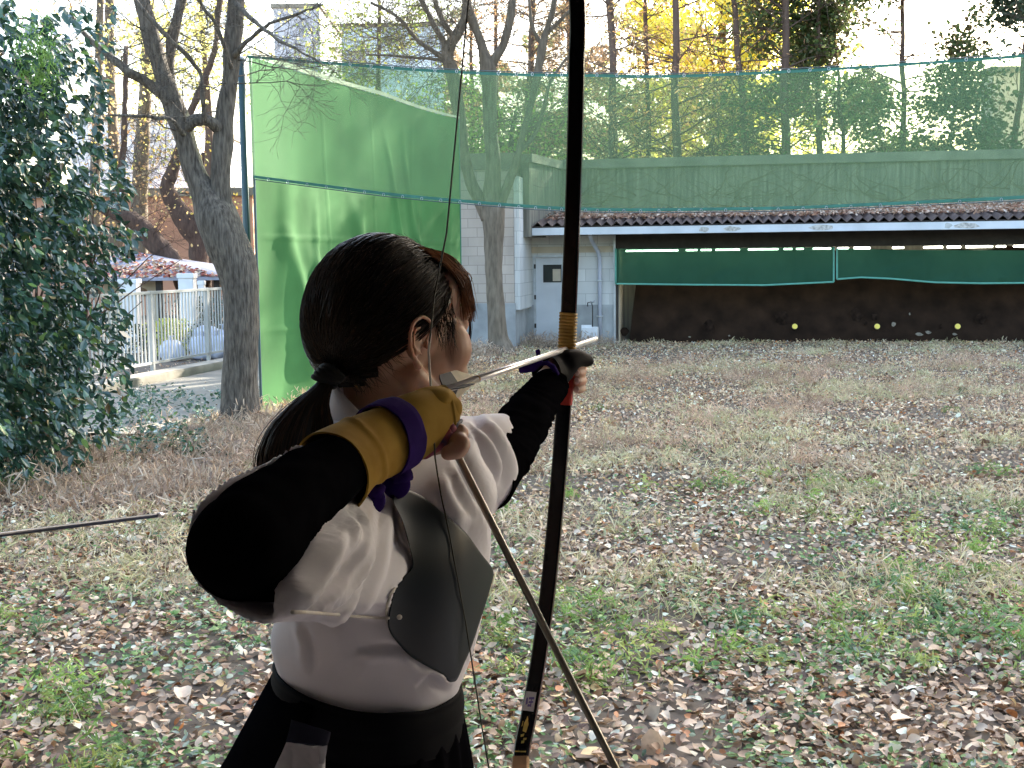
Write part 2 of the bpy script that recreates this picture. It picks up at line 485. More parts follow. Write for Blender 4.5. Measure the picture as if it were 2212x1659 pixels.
# lamps
m_lamp = emit('lamp_tube', (1, .97, .8), 6)
spans = [(1349,1468),(1479,1509),(1511,1540),(1543,1601),(1613,1684),(1690,1714),(1717,1739),(1753,1798),(1806,1836),(1841,1882),(1925,1955),(1992,2039),(2043,2078),(2083,2147),(2149,2175),(2186,2240)]
zl = sz(1400, 541.5, .3)[1]
for i, (u0, u1) in enumerate(spans):
    s0 = sz(u0, 540, .3)[0]; s1 = sz(u1, 540, .3)[0]
    ordn = ['leftmost', 'second', 'third', 'fourth', 'fifth', 'sixth', 'seventh', 'eighth', 'ninth', 'tenth', 'eleventh', 'twelfth', 'thirteenth', 'fourteenth', 'fifteenth', 'sixteenth'][i]
    where = 'longest and leftmost glowing fluorescent tube above the green curtain' if i == 0 else ordn + ' glowing fluorescent tube from the left under the target house roof'
    e = empty('fluorescent_lamp', W3(s0, .3, 0) + Z*zl, where, 'lamp', 'fluorescent lamps in the target house')
    MB().tube([W3(s0+.03, .3, 0)+Z*(zl-B0.z), W3(s1-.03, .3, 0)+Z*(zl-B0.z)], .021, 10).build('tube', m_lamp, e)
    mb = MB(); wb(mb, s0, s1, .28, .34, zl+.03, zl+.06); mb.build('housing', m_dark, e)

# targets
m_yel = M('yellow_paper', (.85, .68, .12), .6, .06, 6)
m_rim = M('target_rim', (.35, .28, .16), .8, .2, 6)
for u, v, lab in ((1717, 705, 'yellow round target nearest the bow, on the sand bank'), (1895, 705, 'middle yellow round target on the sand bank'), (2069, 705, 'yellow round target nearest the right edge of the photo')):
    p = PL(u, v, B0+BK*.4, NN); q = p.z/2.35; p = PL(u, v, B0+BK*(.17+q*SB), NN)
    e = empty('archery_target', p, lab, 'target', 'yellow targets on the bank')
    nrm = (NN + Z*.25).normalized(); a = T; b = nrm.cross(a)
    MB().tube([p - nrm*.05, p], .062, 24, smooth=False).build('frame', m_rim, e)
    MB().tube([p + nrm*.001, p + nrm*.004], .058, 24, smooth=False).build('paper_face', m_yel, e)

# curtains
m_curt = netmat('curtain_net', (.04, .125, .082), .82, (.5, .85, .7), .3)
m_trim = M('curtain_trim', (.14, .42, .34), .7, .1, 10)
def grid_surf(fn, nu, nv):
    vs = [fn(i/nu, j/nv) for j in range(nv+1) for i in range(nu+1)]
    fs = [(j*(nu+1)+i, j*(nu+1)+i+1, (j+1)*(nu+1)+i+1, (j+1)*(nu+1)+i) for j in range(nv) for i in range(nu)]
    return vs, fs
def curtain(u0, u1, top, bot, lab, dv):
    pu = [p[0] for p in bot]
    bfn = lambda u: np.interp(u, pu, [p[1] for p in bot])
    tfn = lambda u: np.interp(u, [p[0] for p in top], [p[1] for p in top])
    def pt(a, q, off=0):
        u = u0 + (u1-u0)*a; v = tfn(u)*(1-q) + bfn(u)*q
        w = .05*noise.noise(Vector((u*.02+q*2.2, q*1.5, dv))) + .03*noise.noise(Vector((u*.06, q*3, dv)))
        return PL(u, v, B0 + BK*(-.12 + w*(0.3+q) - off), NN)
    e = empty('target_curtain', pt(0, 0), lab, 'curtain', 'green curtains under the roof')
    vs, fs = grid_surf(pt, 120, 14)
    MB().add(vs, fs, True).build('cloth', m_curt, e)
    mb = MB()
    mb.tube([pt(a, 1, .01) for a in np.linspace(0, 1, 90)], .022, 6); mb.tube([pt(0, q, .01) for q in np.linspace(0, 1, 8)], .022, 6); mb.tube([pt(1, q, .01) for q in np.linspace(0, 1, 8)], .022, 6)
    mb.build('hem', m_trim, e)
curtain(1330, 1801, [(1330, 537), (1801, 534)], [(1330, 613), (1500, 615), (1650, 616), (1801, 609)], 'straight green net curtain hanging left of the gap under the roof', 2)
curtain(1808, 2330, [(1808, 536), (1950, 540), (2250, 541), (2330, 540)], [(1808, 603), (1860, 599), (1925, 602), (2020, 610), (2120, 612), (2330, 610)], 'wavy green net curtain hanging right of the gap under the roof', 9)

# concrete wall above the roof with its return
cw = empty('concrete_wall', W3(sP, PB, 0), 'board-marked concrete wall with dead vines rising behind the corrugated roof', 'wall')
capz = sz(1215, 366, PB)[1]
mb = MB(); wb(mb, sP, sE+2, PB+.001, PB+.25, 0, capz); mb.build('panel', m_conc, cw)
mb = MB(); wb(mb, sP-.02, sE+2, PB-.09, PB+.27, capz, zP); mb.build('coping', m_concap, cw, bevel=.01)
sR = sz(1142, 400, FB-.3)[0]
a = W3(sR, FB-.2, 0); b = W3(sP, PB, 0)
dirr = (b-a); dirr.z = 0; Lr = dirr.length; dirr.normalize(); nr = Vector((dirr.y, -dirr.x, 0))
zR = zP - .03
mb = MB(); mb.box((a+b)/2 - nr*.1 + Z*(capz/2+1.2 - B0.z), (Lr, .2, capz-2.4), (dirr, nr, Z)); mb.build('return_panel', m_conc, cw)
mb = MB(); mb.box((a+b)/2 - nr*.1 + Z*((capz+zR)/2-B0.z), (Lr+.05, .34, zR-capz-.002), (dirr, nr, Z)); mb.build('return_coping', m_concap, cw)
# vines
m_vine = M('dead_vine', (.15, .12, .08), .9, .3, 10)
mb = MB()
for k in range(150):
    s = random.uniform(sP, sz(2300, 400, PB)[0]); z = random.uniform(zr1, zr1+.5); d = random.uniform(-1.2, 1.2); pts = []
    for q in range(random.randint(5, 16)):
        pts.append(W3(s, PB-.012, 0) + Z*(min(z, capz-.02)-B0.z))
        s += .17*cos(d+1.57*0) * (1 if k % 2 else -1); z += .10*abs(sin(d)) + random.uniform(-.02, .05); d += random.uniform(-.5, .5)
    mb.tube(pts, np.linspace(random.choice([.004, .006, .012]), .003, len(pts)), 4)
tag(mb.build('climbing_vine', m_vine, cw, recalc=False), kind='stuff')

# block building on the left of the target house
bb = empty('block_building', W3(sL, -1.7, 0), 'pinkish concrete block building with grey plinth behind the forked tree', 'building')
FBB = -1.75
sB = sz(1112, 700, FBB)[0]; sBl = sz(700, 700, FBB)[0]; zpb = sz(1080, 655, FBB)[1]; zBt = sz(1090, 330, FBB)[1]
mb = MB(); wb(mb, sBl, sB, FBB, 3, zpb, zBt-.35); mb.build('wall', m_blk, bb)
mb = MB(); wb(mb, sBl-.02, sB+.02, FBB-.02, 3.02, -.2, zpb); mb.build('plinth', m_plinth, bb)
mb = MB(); wb(mb, sBl-.03, sB+.03, FBB-.05, 3.03, zBt-.35, zBt); mb.build('parapet', m_concap, bb)
mb = MB(); wb(mb, sB+.002, sB+.12, FBB+.02, -.002, zpb-.15, zBt-.5); mb.build('skylit_side', m_wht, bb)  # white slab paints the stronger skylight on the side face

# faucet and white washing box by the wall
p0 = W3(sz(1279, 740)[0], -.45, 0)
wu = empty('wash_stand', p0, 'small white ribbed wash tub with tap stand beside the downpipe', 'wash tub')
mb = MB(); mb.box(p0 + Z*.2, (.36, .3, .38), AX)
for k in range(9): mb.box(p0 - BK*.155 + T*(-.16+.04*k) + Z*.2, (.012, .012, .37), AX)
mb.build('tub', m_white, wu, bevel=.004)
MB().tube([p0+T*.05+BK*.1+Z*.38, p0+T*.05+BK*.1+Z*.85, p0+T*.02+BK*.08+Z*.95, p0-T*.05+Z*.93, p0-T*.05+Z*.85], .012, 8).build('stand_pipe', m_dark, wu)
MB().tube([p0+T*.03-BK*.02+Z*.92, p0+T*.12-BK*.06+Z*.98], .016, 8).build('tap', m_steel, wu)
MB().box(p0-T*.08+Z*.41, (.22, .08, .05), AX).build('dipper', m_white, wu)

# ---------------------------------------------------------------- nets
m_net = netmat('overhead_net', (.125, .215, .125), .56, (.82, 1, .87), .45)
m_netc = M('side_net_cloth', (.068, .185, .060), .8, .2, 1.2, trans=.36, spec=.15)
m_hem = M('net_hem', (.03, .15, .11), .6, .2, 8)
m_hemw = M('sunlit_hem', (.62, .60, .46), .7, .15, 8, trans=.3)  # whitish colour paints the sun on the folded-over top edge
m_pole = M('pole_green', (.035, .075, .085), .4, .15, 4)
y_at = lambda u: 1/np.interp(u, [540, 2212, 3000], [1/16., 1/13.6, 1/12.6])
top = [(535,120),(700,133),(900,148),(1100,158),(1250,160),(1450,162),(1700,152),(1900,140),(2212,118),(2420,100)]
bot = [(548,385),(700,405),(850,424),(1000,438),(1150,450),(1250,455),(1350,457),(1500,456),(1700,453),(1900,445),(2212,430),(2440,418)]
tp = cr(top, np.linspace(0, 1, 161)); bt = cr(bot, np.linspace(0, 1, 161))
def netpt(i, q, off=0):
    u, v = tp[i]*(1-q) + bt[i]*q
    y = y_at(u) + .05*noise.noise(Vector((u*.006, q*1.5, 3)))*(q*(1-q)*4+.2) - off
    return P(u, v, y)
on = empty('overhead_net', netpt(0, 0), 'sagging see-through green net strung high across the range', 'net')
vs = [netpt(i, j/10) for j in range(11) for i in range(161)]
fs = [(j*161+i, j*161+i+1, (j+1)*161+i+1, (j+1)*161+i) for j in range(10) for i in range(160)]
MB().add(vs, fs, True).build('mesh_sheet', m_net, on)
for q, nm in ((0, 'top_hem'), (1, 'bottom_hem')):
    MB().add([netpt(i, q + dq*(.022 if q == 0 else -.022), .004) + Vector((0, 0, .004)) for dq in (0, 1) for i in range(161)], [(i, i+1, 161+i+1, 161+i) for i in range(160)], True).build(nm, m_hem, on)
    mb = MB(); mb.tube([netpt(i, q, .01) + Z*(.016 if q == 0 else -.012) for i in range(161)], .006, 5); mb.build('rope', m_pole, on)
    mb = MB()
    for i in range(3, 160, 4):
        c = netpt(i, q, .012) + Z*(-.006 if q == 0 else .006)
        mb.tube([c + Vector((cos(a)*.014, 0, sin(a)*.018)) for a in np.linspace(0, 2*pi, 9)], .003, 4)
    tag(mb.build('ring', m_white if q == 0 else m_steel, on), kind='stuff')
# side net running away from the pole
y0s, y1s = 16.05, 23.2
pTL, pBL, pTR = P(541, 122, y0s), P(566, 872, y0s), P(983, 257, y1s)
pBR = P(997, 640, y1s); pBR = Vector((P(996, 600, y1s).x, y1s, .0))
pTR = Vector((P(996, 600, y1s).x, y1s, pTR.z))
pBL.z = .0
dS = (pBR - pBL); dS.z = 0; Ls = dS.length; nS = Vector((dS.y, -dS.x, 0)).normalized()
def sidept(a, q, off=0):
    tz = pTL.z*(1-a) + pTR.z*a - .02*sin(pi*min(a/.55, 1)) * (a < .55) - .03*sin(pi*max(0, (a-.55)/.45))
    z = tz*(1-q)
    p = pBL*(1-a) + pBR*a; p = Vector((p.x, p.y, z)) + (pTL-pBL)*(1-a)*0
    x = a*Ls; h = (1-q)
    w = .16*noise.noise(Vector((x*.55 + h*.9, h*1.1, 2))) * (.3+q)
    # hanging folds that fan down from the top
    for (x0, sl, wd, am, q0, q1) in ((4.1, .8, .10, .07, .1, .8), (4.9, .5, .10, .06, .05, .7), (1.6, -.4, .10, .06, .35, .95), (.7, .9, .16, .09, .45, 1.0), (1.2, 1.6, .22, .09, .5, 1.0), (5.6, -.9, .14, .07, .3, .8), (2.6, 1.2, .2, .06, .3, .9), (3.3, -1.0, .2, .06, .25, .9)):
        if q0 < q < q1:
            e = sin(pi*(q-q0)/(q1-q0)); w += am*e*math.exp(-((x - x0 - sl*(q-q0)*1.6)/wd)**2)
    w += .035*noise.noise(Vector((x*2.2 + q*2, q*2.0, 8)))
    for xs_ in (1.95, 3.6, 5.3): w += .012*math.exp(-((x-xs_)/.03)**2)
    for zs_ in (.50, .77): w += .014*math.exp(-((q-zs_)/.006)**2)
    w *= min(1, a*12, (1-a)*12) * min(1, q*5+.01)
    return p + nS*(w + off)
sn = empty('side_net', pBL, 'opaque bright green curtain net running back from the dark pole', 'net')
vs, fs = grid_surf(lambda a, q: sidept(a, q), 150, 120)
MB().add(vs, fs, True).build('cloth', m_netc, sn)
vs, fs = grid_surf(lambda a, q: sidept(a, 0, .012) + Z*(.075*(1-.5*a))*(1-q) + Z*.008, 120, 2)
MB().add(vs, fs, True).build('sunlit_top_hem', m_hemw, sn)
MB().tube([sidept(0, q) - dS.normalized()*.02 for q in np.linspace(0, 1, 30)], .018, 6).build('edge_rope', m_pole, sn)
MB().tube([sidept(1, q) for q in np.linspace(0, 1, 30)], .016, 6).build('edge_cord', m_hem, sn)
# pole
q0 = P(521, 128, 16.2); q1 = G(546, 880); q1 = Vector((q0.x, q0.y, 0))
pl = empty('net_pole', q1, 'dark green steel pole holding the corner of both nets', 'pole')
MB().tube([q1 - Z*.2, q0], .048, 16).build('shaft', m_pole, pl)
MB().ell(q0 + Z*.01, (.055, .055, .03)).build('cap', m_steel, pl)
MB().tube([q0 - Z*.05 + Vector((.03, -.02, 0)), netpt(0, 0)], .012, 6).build('eye_bolt', m_steel, pl)
c = q0*(1-.62) + q1*.62
MB().tube([c + Vector((.04, 0, 0)), c + Vector((.14, -.05, 0))], .02, 6).build('bracket', m_pole, pl)

# ---------------------------------------------------------------- path, kerb, fence on the left
def gq(pts, z): return [Vector((p.x, p.y, z)) for p in (G(*q) for q in pts)]
f0, f1 = G(318, 826), G(476, 794)
fd = (f1 - f0); fd.z = 0; fd.normalize(); fn = Vector((fd.y, -fd.x, 0))
a = f0 - fd*6; b = f0 + fd*16
pts = [a + fn*.45, b + fn*.45, b + fn*3.4, a + fn*3.4]
nq = 40
vs = []; 
for i in range(nq+1):
    for s_ in (0, 1):
        p = (pts[0].lerp(pts[1], i/nq) if s_ == 0 else pts[3].lerp(pts[2], i/nq) + fn*.3*noise.noise(Vector((i*.3, 0, 0))))
        vs.append(Vector((p.x, p.y, .055)))
tag(MB().add(vs, [(2*i, 2*i+2, 2*i+3, 2*i+1) for i in range(nq)]).build('path', m_asph), kind='structure')
mb = MB(); mb.box((a+b)/2 + fn*.22 + Z*.05, ((b-a).length, .38, .26), (fd, fn, Z)); tag(mb.build('kerb', m_stone, bevel=.02), 'low stone kerb under the white bar fence', 'kerb')
m_fence = M('fence_paint', (.44, .44, .43), .45, .1, 3)
fe = empty('bar_fence', f0, 'white metal bar fence behind the glossy bush, beside the path', 'fence')
L = (b-a).length; zt = 1.45; zb = .30
mb = MB(); mb.box((a+b)/2 + Z*zt, (L, .05, .045), (fd, fn, Z)); mb.build('top_rail', m_fence, fe)
mb = MB(); mb.box((a+b)/2 + Z*zb, (L, .04, .04), (fd, fn, Z)); mb.build('bottom_rail', m_fence, fe)
k = 0; x = 0
while x < L:
    p = a + fd*x
    if k % 18 == 0:
        MB().box(p + Z*.8, (.06, .06, 1.36), (fd, fn, Z)).build('post', m_fence, fe)
    elif p.x > -9: 
        if x > 1: MB().box(p + Z*((zt+zb)/2), (.022, .022, zt-zb-.045), (fd, fn, Z)).build('bar', m_fence, fe, recalc=False)
    x += .115; k += 1

# garden shelter with leafy hipped roof
m_roofg = M('slate_roof', (.30, .30, .36), .8, .2, 5)
m_redleaf = M('roof_leaf', (1, 1, 1), .6, .2, 20, attr=True)
yS = 30.0
gs = empty('garden_shelter', P(345, 700, yS), 'low shelter with hipped roof under red fallen leaves, behind the bar fence', 'shelter')
e0, e1 = P(130, 597, yS), P(482, 600, yS)
r0, r1 = P(225, 543, yS+2.6), P(300, 545, yS+2.6)
e2, e3 = e1 + Vector((.4, 5.2, 0)), e0 + Vector((.2, 5.2, 0))
e1.z = e0.z = e2.z = e3.z = P(345, 600, yS).z
r0.z = r1.z = P(300, 545, yS+2.6).z
mb = MB(); mb.add([e0, e1, e2, e3, r0, r1], [(0,1,5,4), (1,2,5), (2,3,4,5), (3,0,4), (3,2,1,0)])
mb.add([p - Z*.07 for p in (e0, e1, e2, e3)] + [e0, e1, e2, e3], [(0,1,5,4), (1,2,6,5), (2,3,7,6), (3,0,4,7), (3,2,1,0)])
mb.build('roof', m_roofg, gs)
nn = 1500; q = rng.random((nn, 2)); q[:, 1] **= 1.2
pos = []
for a_, b_ in q:
    l = e0.lerp(r0, b_); r = e1.lerp(r1, b_); p = l.lerp(r, a_)
    if b_ > .45 and random.random() < .75: continue
    pos.append(p + Vector((0, -.02, .02)))
pos = np.array(pos); nn = len(pos)
tag(link('fallen_leaves', leaf_mesh('roof_leaves', pos, rdir(nn)*[1, 1, .3], np.tile([0, -.4, 1], (nn, 1)) + rng.normal(size=(nn, 3))*.3, rng.uniform(.08, .14, nn), pick([(.45, .12, .07), (.5, .3, .18), (.35, .09, .06), (.6, .45, .3)], nn), .7), m_redleaf, gs), kind='stuff')
p = P(345, 640, yS+.6)
mb = MB()
wl, wr = P(225, 640, yS+.8), P(345, 640, yS+.8)
zt_ = e0.z - .07
arch = [Vector((wl.x, wl.y, 0)), Vector((wl.x, wl.y, zt_)), Vector((wr.x, wr.y, zt_)), Vector((wr.x, wr.y, 0))]
cxx = wr.x - .55; rr_ = .4
hole = [Vector((cxx + rr_*cos(a), wl.y, zt_-.55 + rr_*sin(a))) for a in np.linspace(0, pi, 14)]
arch = [Vector((wl.x, wl.y, 0)), Vector((wl.x, wl.y, zt_)), Vector((wr.x, wr.y, zt_)), Vector((wr.x, wr.y, 0)), Vector((cxx+rr_, wl.y, 0))] + hole + [Vector((cxx-rr_, wl.y, 0))]
mb.prism(arch, (0, .2, 0)); mb.build('arched_wall', m_cream, gs)
for u in (345, 470):
    p = P(u, 640, yS+.3); MB().box((p.x, p.y, zt_/2), (.14, .14, zt_)).build('post', m_dark, gs)
# gate pillars
for u0, u1, v0, y, lab in ((388, 420, 591, 27, 'tall white pillar standing behind the bar fence'), (262, 298, 603, 27, 'shorter white pillar behind the left part of the bar fence'), (428, 442, 606, 28, 'narrow white post between the pillar and the grey tree')):
    a, b = P(u0, v0, y), P(u1, v0, y); mid = (a+b)/2
    e = empty('white_pillar', (mid.x, y, 0), lab, 'pillar', 'white pillars behind the fence')
    MB().box((mid.x, y, a.z/2 - .05), (b.x-a.x, b.x-a.x, a.z-.1)).build('shaft', m_white, e, bevel=.01)
    MB().box((mid.x, y, a.z-.05), ((b.x-a.x)*1.15, (b.x-a.x)*1.15, .1)).build('cap', m_white, e, bevel=.01)
# rubbish bags
m_bag = M('pale_plastic_bag', (.62, .66, .80), .3, .1, 6, bump=.03, bscale=12, trans=.2)
bags = [(450, 735, 25.5, .36, 'largest pale bag on the heap behind the fence'), (483, 740, 25.6, .34, 'pale bag against the grey trunk behind the fence'), (440, 775, 24.8, .30, 'pale bag low on the heap behind the fence'), (470, 770, 24.9, .30, 'pale bag at the front right of the heap'), (372, 785, 24.6, .26, 'small pale bag apart to the left of the heap')]
for (u, v, y, r, lab) in bags:
    c = P(u, v, y); c.z = max(c.z, r*.8)
    mb = MB(); mb.ell(c, (r, r*.9, r*.85), nu=28, nv=18)
    vv = []
    for q in mb.v:
        d = Vector(q) - c; s_ = 1 + .22*noise.noise(d*4/r*.35 + c) + .1*noise.noise(d*12 + c)
        vv.append(c + d*s_)
    mb.v = vv
    e = empty('rubbish_bag', (c.x, c.y, 0), lab, 'bag', 'pale bags behind the fence')
    mb.build('bag', m_bag, e, recalc=False)
    MB().tube([c + Z*r*.75, c + Z*r*1.0, c + Z*r*1.12], [.05, .03, .09], 8).build('tied_neck', m_bag, e)

# shrubs behind the fence
m_shr = M('shrub_leaf', (1, 1, 1), .5, .2, 10, attr=True, trans=.3)
for (u, v0, v1, y, wd, cols, lab) in ((368, 690, 740, 25.5, .35, [(.7, .65, .12), (.55, .6, .15)], 'yellow-leaved shrub behind the bar fence'), (340, 700, 800, 26, .9, [(.05, .08, .04), (.10, .12, .06)], 'dark green shrub behind the left half of the bar fence'), (445, 640, 700, 27.5, .8, [(.07, .10, .05), (.12, .12, .07)], 'dark shrub between the pillars behind the bar fence')):
    c = P(u, (v0+v1)/2, y); n = 1500; e_ = empty('shrub', (c.x, y, 0), lab, 'shrub')
    mb = MB()
    for k in range(7): mb.tube([Vector((c.x, y, 0)), Vector((c.x + random.gauss(0, wd*.4), y + random.gauss(0, .15), c.z))], [.015, .006], 5)
    mb.build('stems', m_dark, e_, recalc=False)
    hh = P(u, v0, y).z; pos = np.stack([c.x + rng.normal(size=n)*wd*.5, y + rng.normal(size=n)*.25, .05 + (hh-.05)*rng.random(n)**.8], 1)
    link('crown', leaf_mesh('crown', pos, rdir(n), rdir(n)+[0, 0, .6], rng.uniform(.05, .1, n), pick(cols, n), .5), m_shr, e_)
# ---------------------------------------------------------------- far buildings
m_brick = M('red_brown_render', (.50, .27, .18), .9, .15, .6)
m_lav = M('pale_render', (.85, .85, .88), .8, .1, .4)
m_grey = M('grey_cladding', (.5, .52, .58), .7, .1, .5)
m_beige = M('beige_render', (.50, .46, .40), .85, .1, .4)
def building(name, u0, u1, vt, y, dep, m, lab, rows=0, cols=0, h=None, winm=m_glassd, rot=0):
    a, b = P(u0, vt, y), P(u1, vt, y)
    hh = h or a.z; e = empty(name, ((a.x+b.x)/2, y, 0), lab, 'building')
    wd = b.x-a.x; cx = (a.x+b.x)/2
    MB().box((cx, y+dep/2, hh/2), (wd, dep, hh)).build('wall', m, e)
    MB().box((cx, y+dep/2, hh+.15), (wd+.3, dep+.3, .3)).build('roof_edge', m_concap, e)
    for r in range(rows):
        for c in range(cols):
            x = a.x + wd*(c+.5)/cols; z = hh - 2.0 - r*3.2
            if z < 1: continue
            f = MB().box((x, y-.02, z), (wd/cols*.62, .1, 1.5)).build('window', m_white, e, recalc=False)
            MB().box((x, y-.075, z), (wd/cols*.54, .02, 1.34)).build('pane', winm, f, recalc=False)
    return e
building('brown_building', 60, 545, 428, 46, 12, m_brick, 'red-brown low building beyond the shelter roof')
building('pale_building', 150, 402, 262, 62, 14, m_lav, 'pale grey-white building seen through the left branches')
building('grey_building', 590, 690, 18, 95, 12, m_grey, 'far grey building above the side net')
building('glass_building', 620, 960, 60, 120, 14, M('blue_glass', (.60, .72, .80), .25, .1, .3), 'pale blue far building behind the bare branches')
building('beige_building', 2146, 2420, 158, 60, 1.5, m_beige, 'beige building at the right edge above the concrete wall')
# an added tall block outside the frame on the right, which keeps the range in shade
e = empty('shade_block', (34, 55, 0), 'added tall block beyond the right edge that shades the range', 'building')
MB().box((39, 47, 17), (30.8, 10, 34)).build('wall', m_beige, e)
for r in range(9):
    for c in range(8):
        MB().box((26 + c*3.6, 41.96, 2.4 + r*3.5), (2.5, .12, 1.6)).build('window', m_glassd, e, recalc=False)  # made-up windows dressing the added block
# ================================================================ TREES
m_bark1 = M('grey_bark', (.045, .036, .028), .9, .35, 13, bump=.06, bscale=22, c2=(.20, .17, .135), stretch=(3, 3, .5))
m_bark2 = M('pale_bark', (.10, .078, .055), .9, .3, 6, bump=.015, bscale=14, c2=(.21, .17, .125), stretch=(3, 3, .6))
m_barkd = M('dark_bark', (.09, .055, .04), .95, .4, 5, bump=.05, bscale=10, stretch=(3, 3, .6))
m_barkb = M('brown_bark', (.13, .085, .065), .9, .3, 5, bump=.01, stretch=(2, 2, .4))
m_leaf = M('living_leaf', (1, 1, 1), .45, .2, 10, attr=True, trans=.45)
m_camel = M('glossy_leaf', (1, 1, 1), .12, .25, 6, attr=True, trans=.12, spec=.8)
m_gold = M('golden_leaf', (1, 1, 1), .6, .1, 10, attr=True, trans=.75)

def px_path(path, y):
    """[(u, v, width px[, dy])] -> points, radii"""
    pts, rad = [], []
    for q in path:
        yy = y + (q[3] if len(q) > 3 else 0)
        pts.append(P(q[0], q[1], yy)); rad.append(q[2]/2*yy/FPX)
    n = max(8, len(path)*4)
    c = cr(np.array([[*p, r] for p, r in zip(pts, rad)]), np.linspace(0, 1, n))
    return [Vector(x[:3]) for x in c], list(np.maximum(c[:, 3], .002))
def rough(mb0, amp, f):
    """knobbly bark relief on the last built shape"""
    out = []
    for v in mb0.v:
        q = Vector(v); n_ = noise.noise_vector(Vector((q.x*f, q.y*f, q.z*f*.35)))
        out.append(tuple(q + n_*amp))
    mb0.v = out
def twig(mb, p, d, L, r, lvl, up=.15, kink=.35, tips=None, spread=.8, kids=4):
    n = 5 if lvl else 4
    pts = [p.copy()]; d = d.normalized(); q = p.copy()
    for i in range(n):
        d = (d + Vector((random.gauss(0, kink), random.gauss(0, kink), random.gauss(0, kink)))*.5 + Z*up*.3).normalized()
        q = q + d*(L/n); pts.append(q.copy())
        if lvl > 0:
            for k in range(random.randint(0, kids) if i else 0):
                dd = (d + Vector((random.gauss(0, 1), random.gauss(0, 1), random.gauss(0, .8)))*spread).normalized()
                twig(mb, q.copy(), dd, L*random.uniform(.35, .65), r*.5*(1-i/n*.4), lvl-1, up, kink, tips, spread, kids)
    mb.tube(pts, np.linspace(r, max(r*.35, .0016), n+1), 5 if r > .02 else 3, cap=False)
    if tips is not None: tips.extend(pts[2:])
def tree(name, lab, cat, base, paths, y, bark, twigs=None, roughness=.02, group=None, leafspec=None):
    e = empty(name, base, lab, cat, group)
    mb = MB(); limbs = []
    for path in paths:
        pts, rad = px_path(path, y); limbs.append((pts, rad))
        mb.tube(pts, rad, 18 if max(rad) > .1 else 10)
    rough(mb, roughness, 9)
    mb.build('trunk', bark, e, recalc=False)
    tips = []
    if twigs:
        mb = MB()
        for (li, n, Lr, r, t0, t1, bias) in twigs:
            pts, rad = limbs[li]
            for _ in range(n):
                i = int((t0 + (t1-t0)*random.random())*(len(pts)-1)); ax = (pts[min(i+1, len(pts)-1)]-pts[max(i-1, 0)]).normalized()
                d = Vector((random.gauss(0, 1), random.gauss(0, .8), random.gauss(.1, .6))) + Vector(bias)
                d = (d - ax*d.dot(ax)*.6).normalized()
                twig(mb, pts[i].copy(), d, random.uniform(*Lr), min(r, rad[i]*.6), 2, tips=tips)
        mb.build('twigs', bark, e, recalc=False)
    if leafspec and tips:
        n, size, cols, m, wr = leafspec
        tp_ = np.array([list(t) for t in tips]); pos = tp_[rng.choice(len(tp_), n)] + rng.normal(size=(n, 3))*size*1.5
        link('crown', leaf_mesh('crown', pos, rdir(n), rdir(n)+[0, 0, .7], rng.uniform(.6, 1.3, n)*size, pick(cols, n), wr), m, e)
    return e, tips

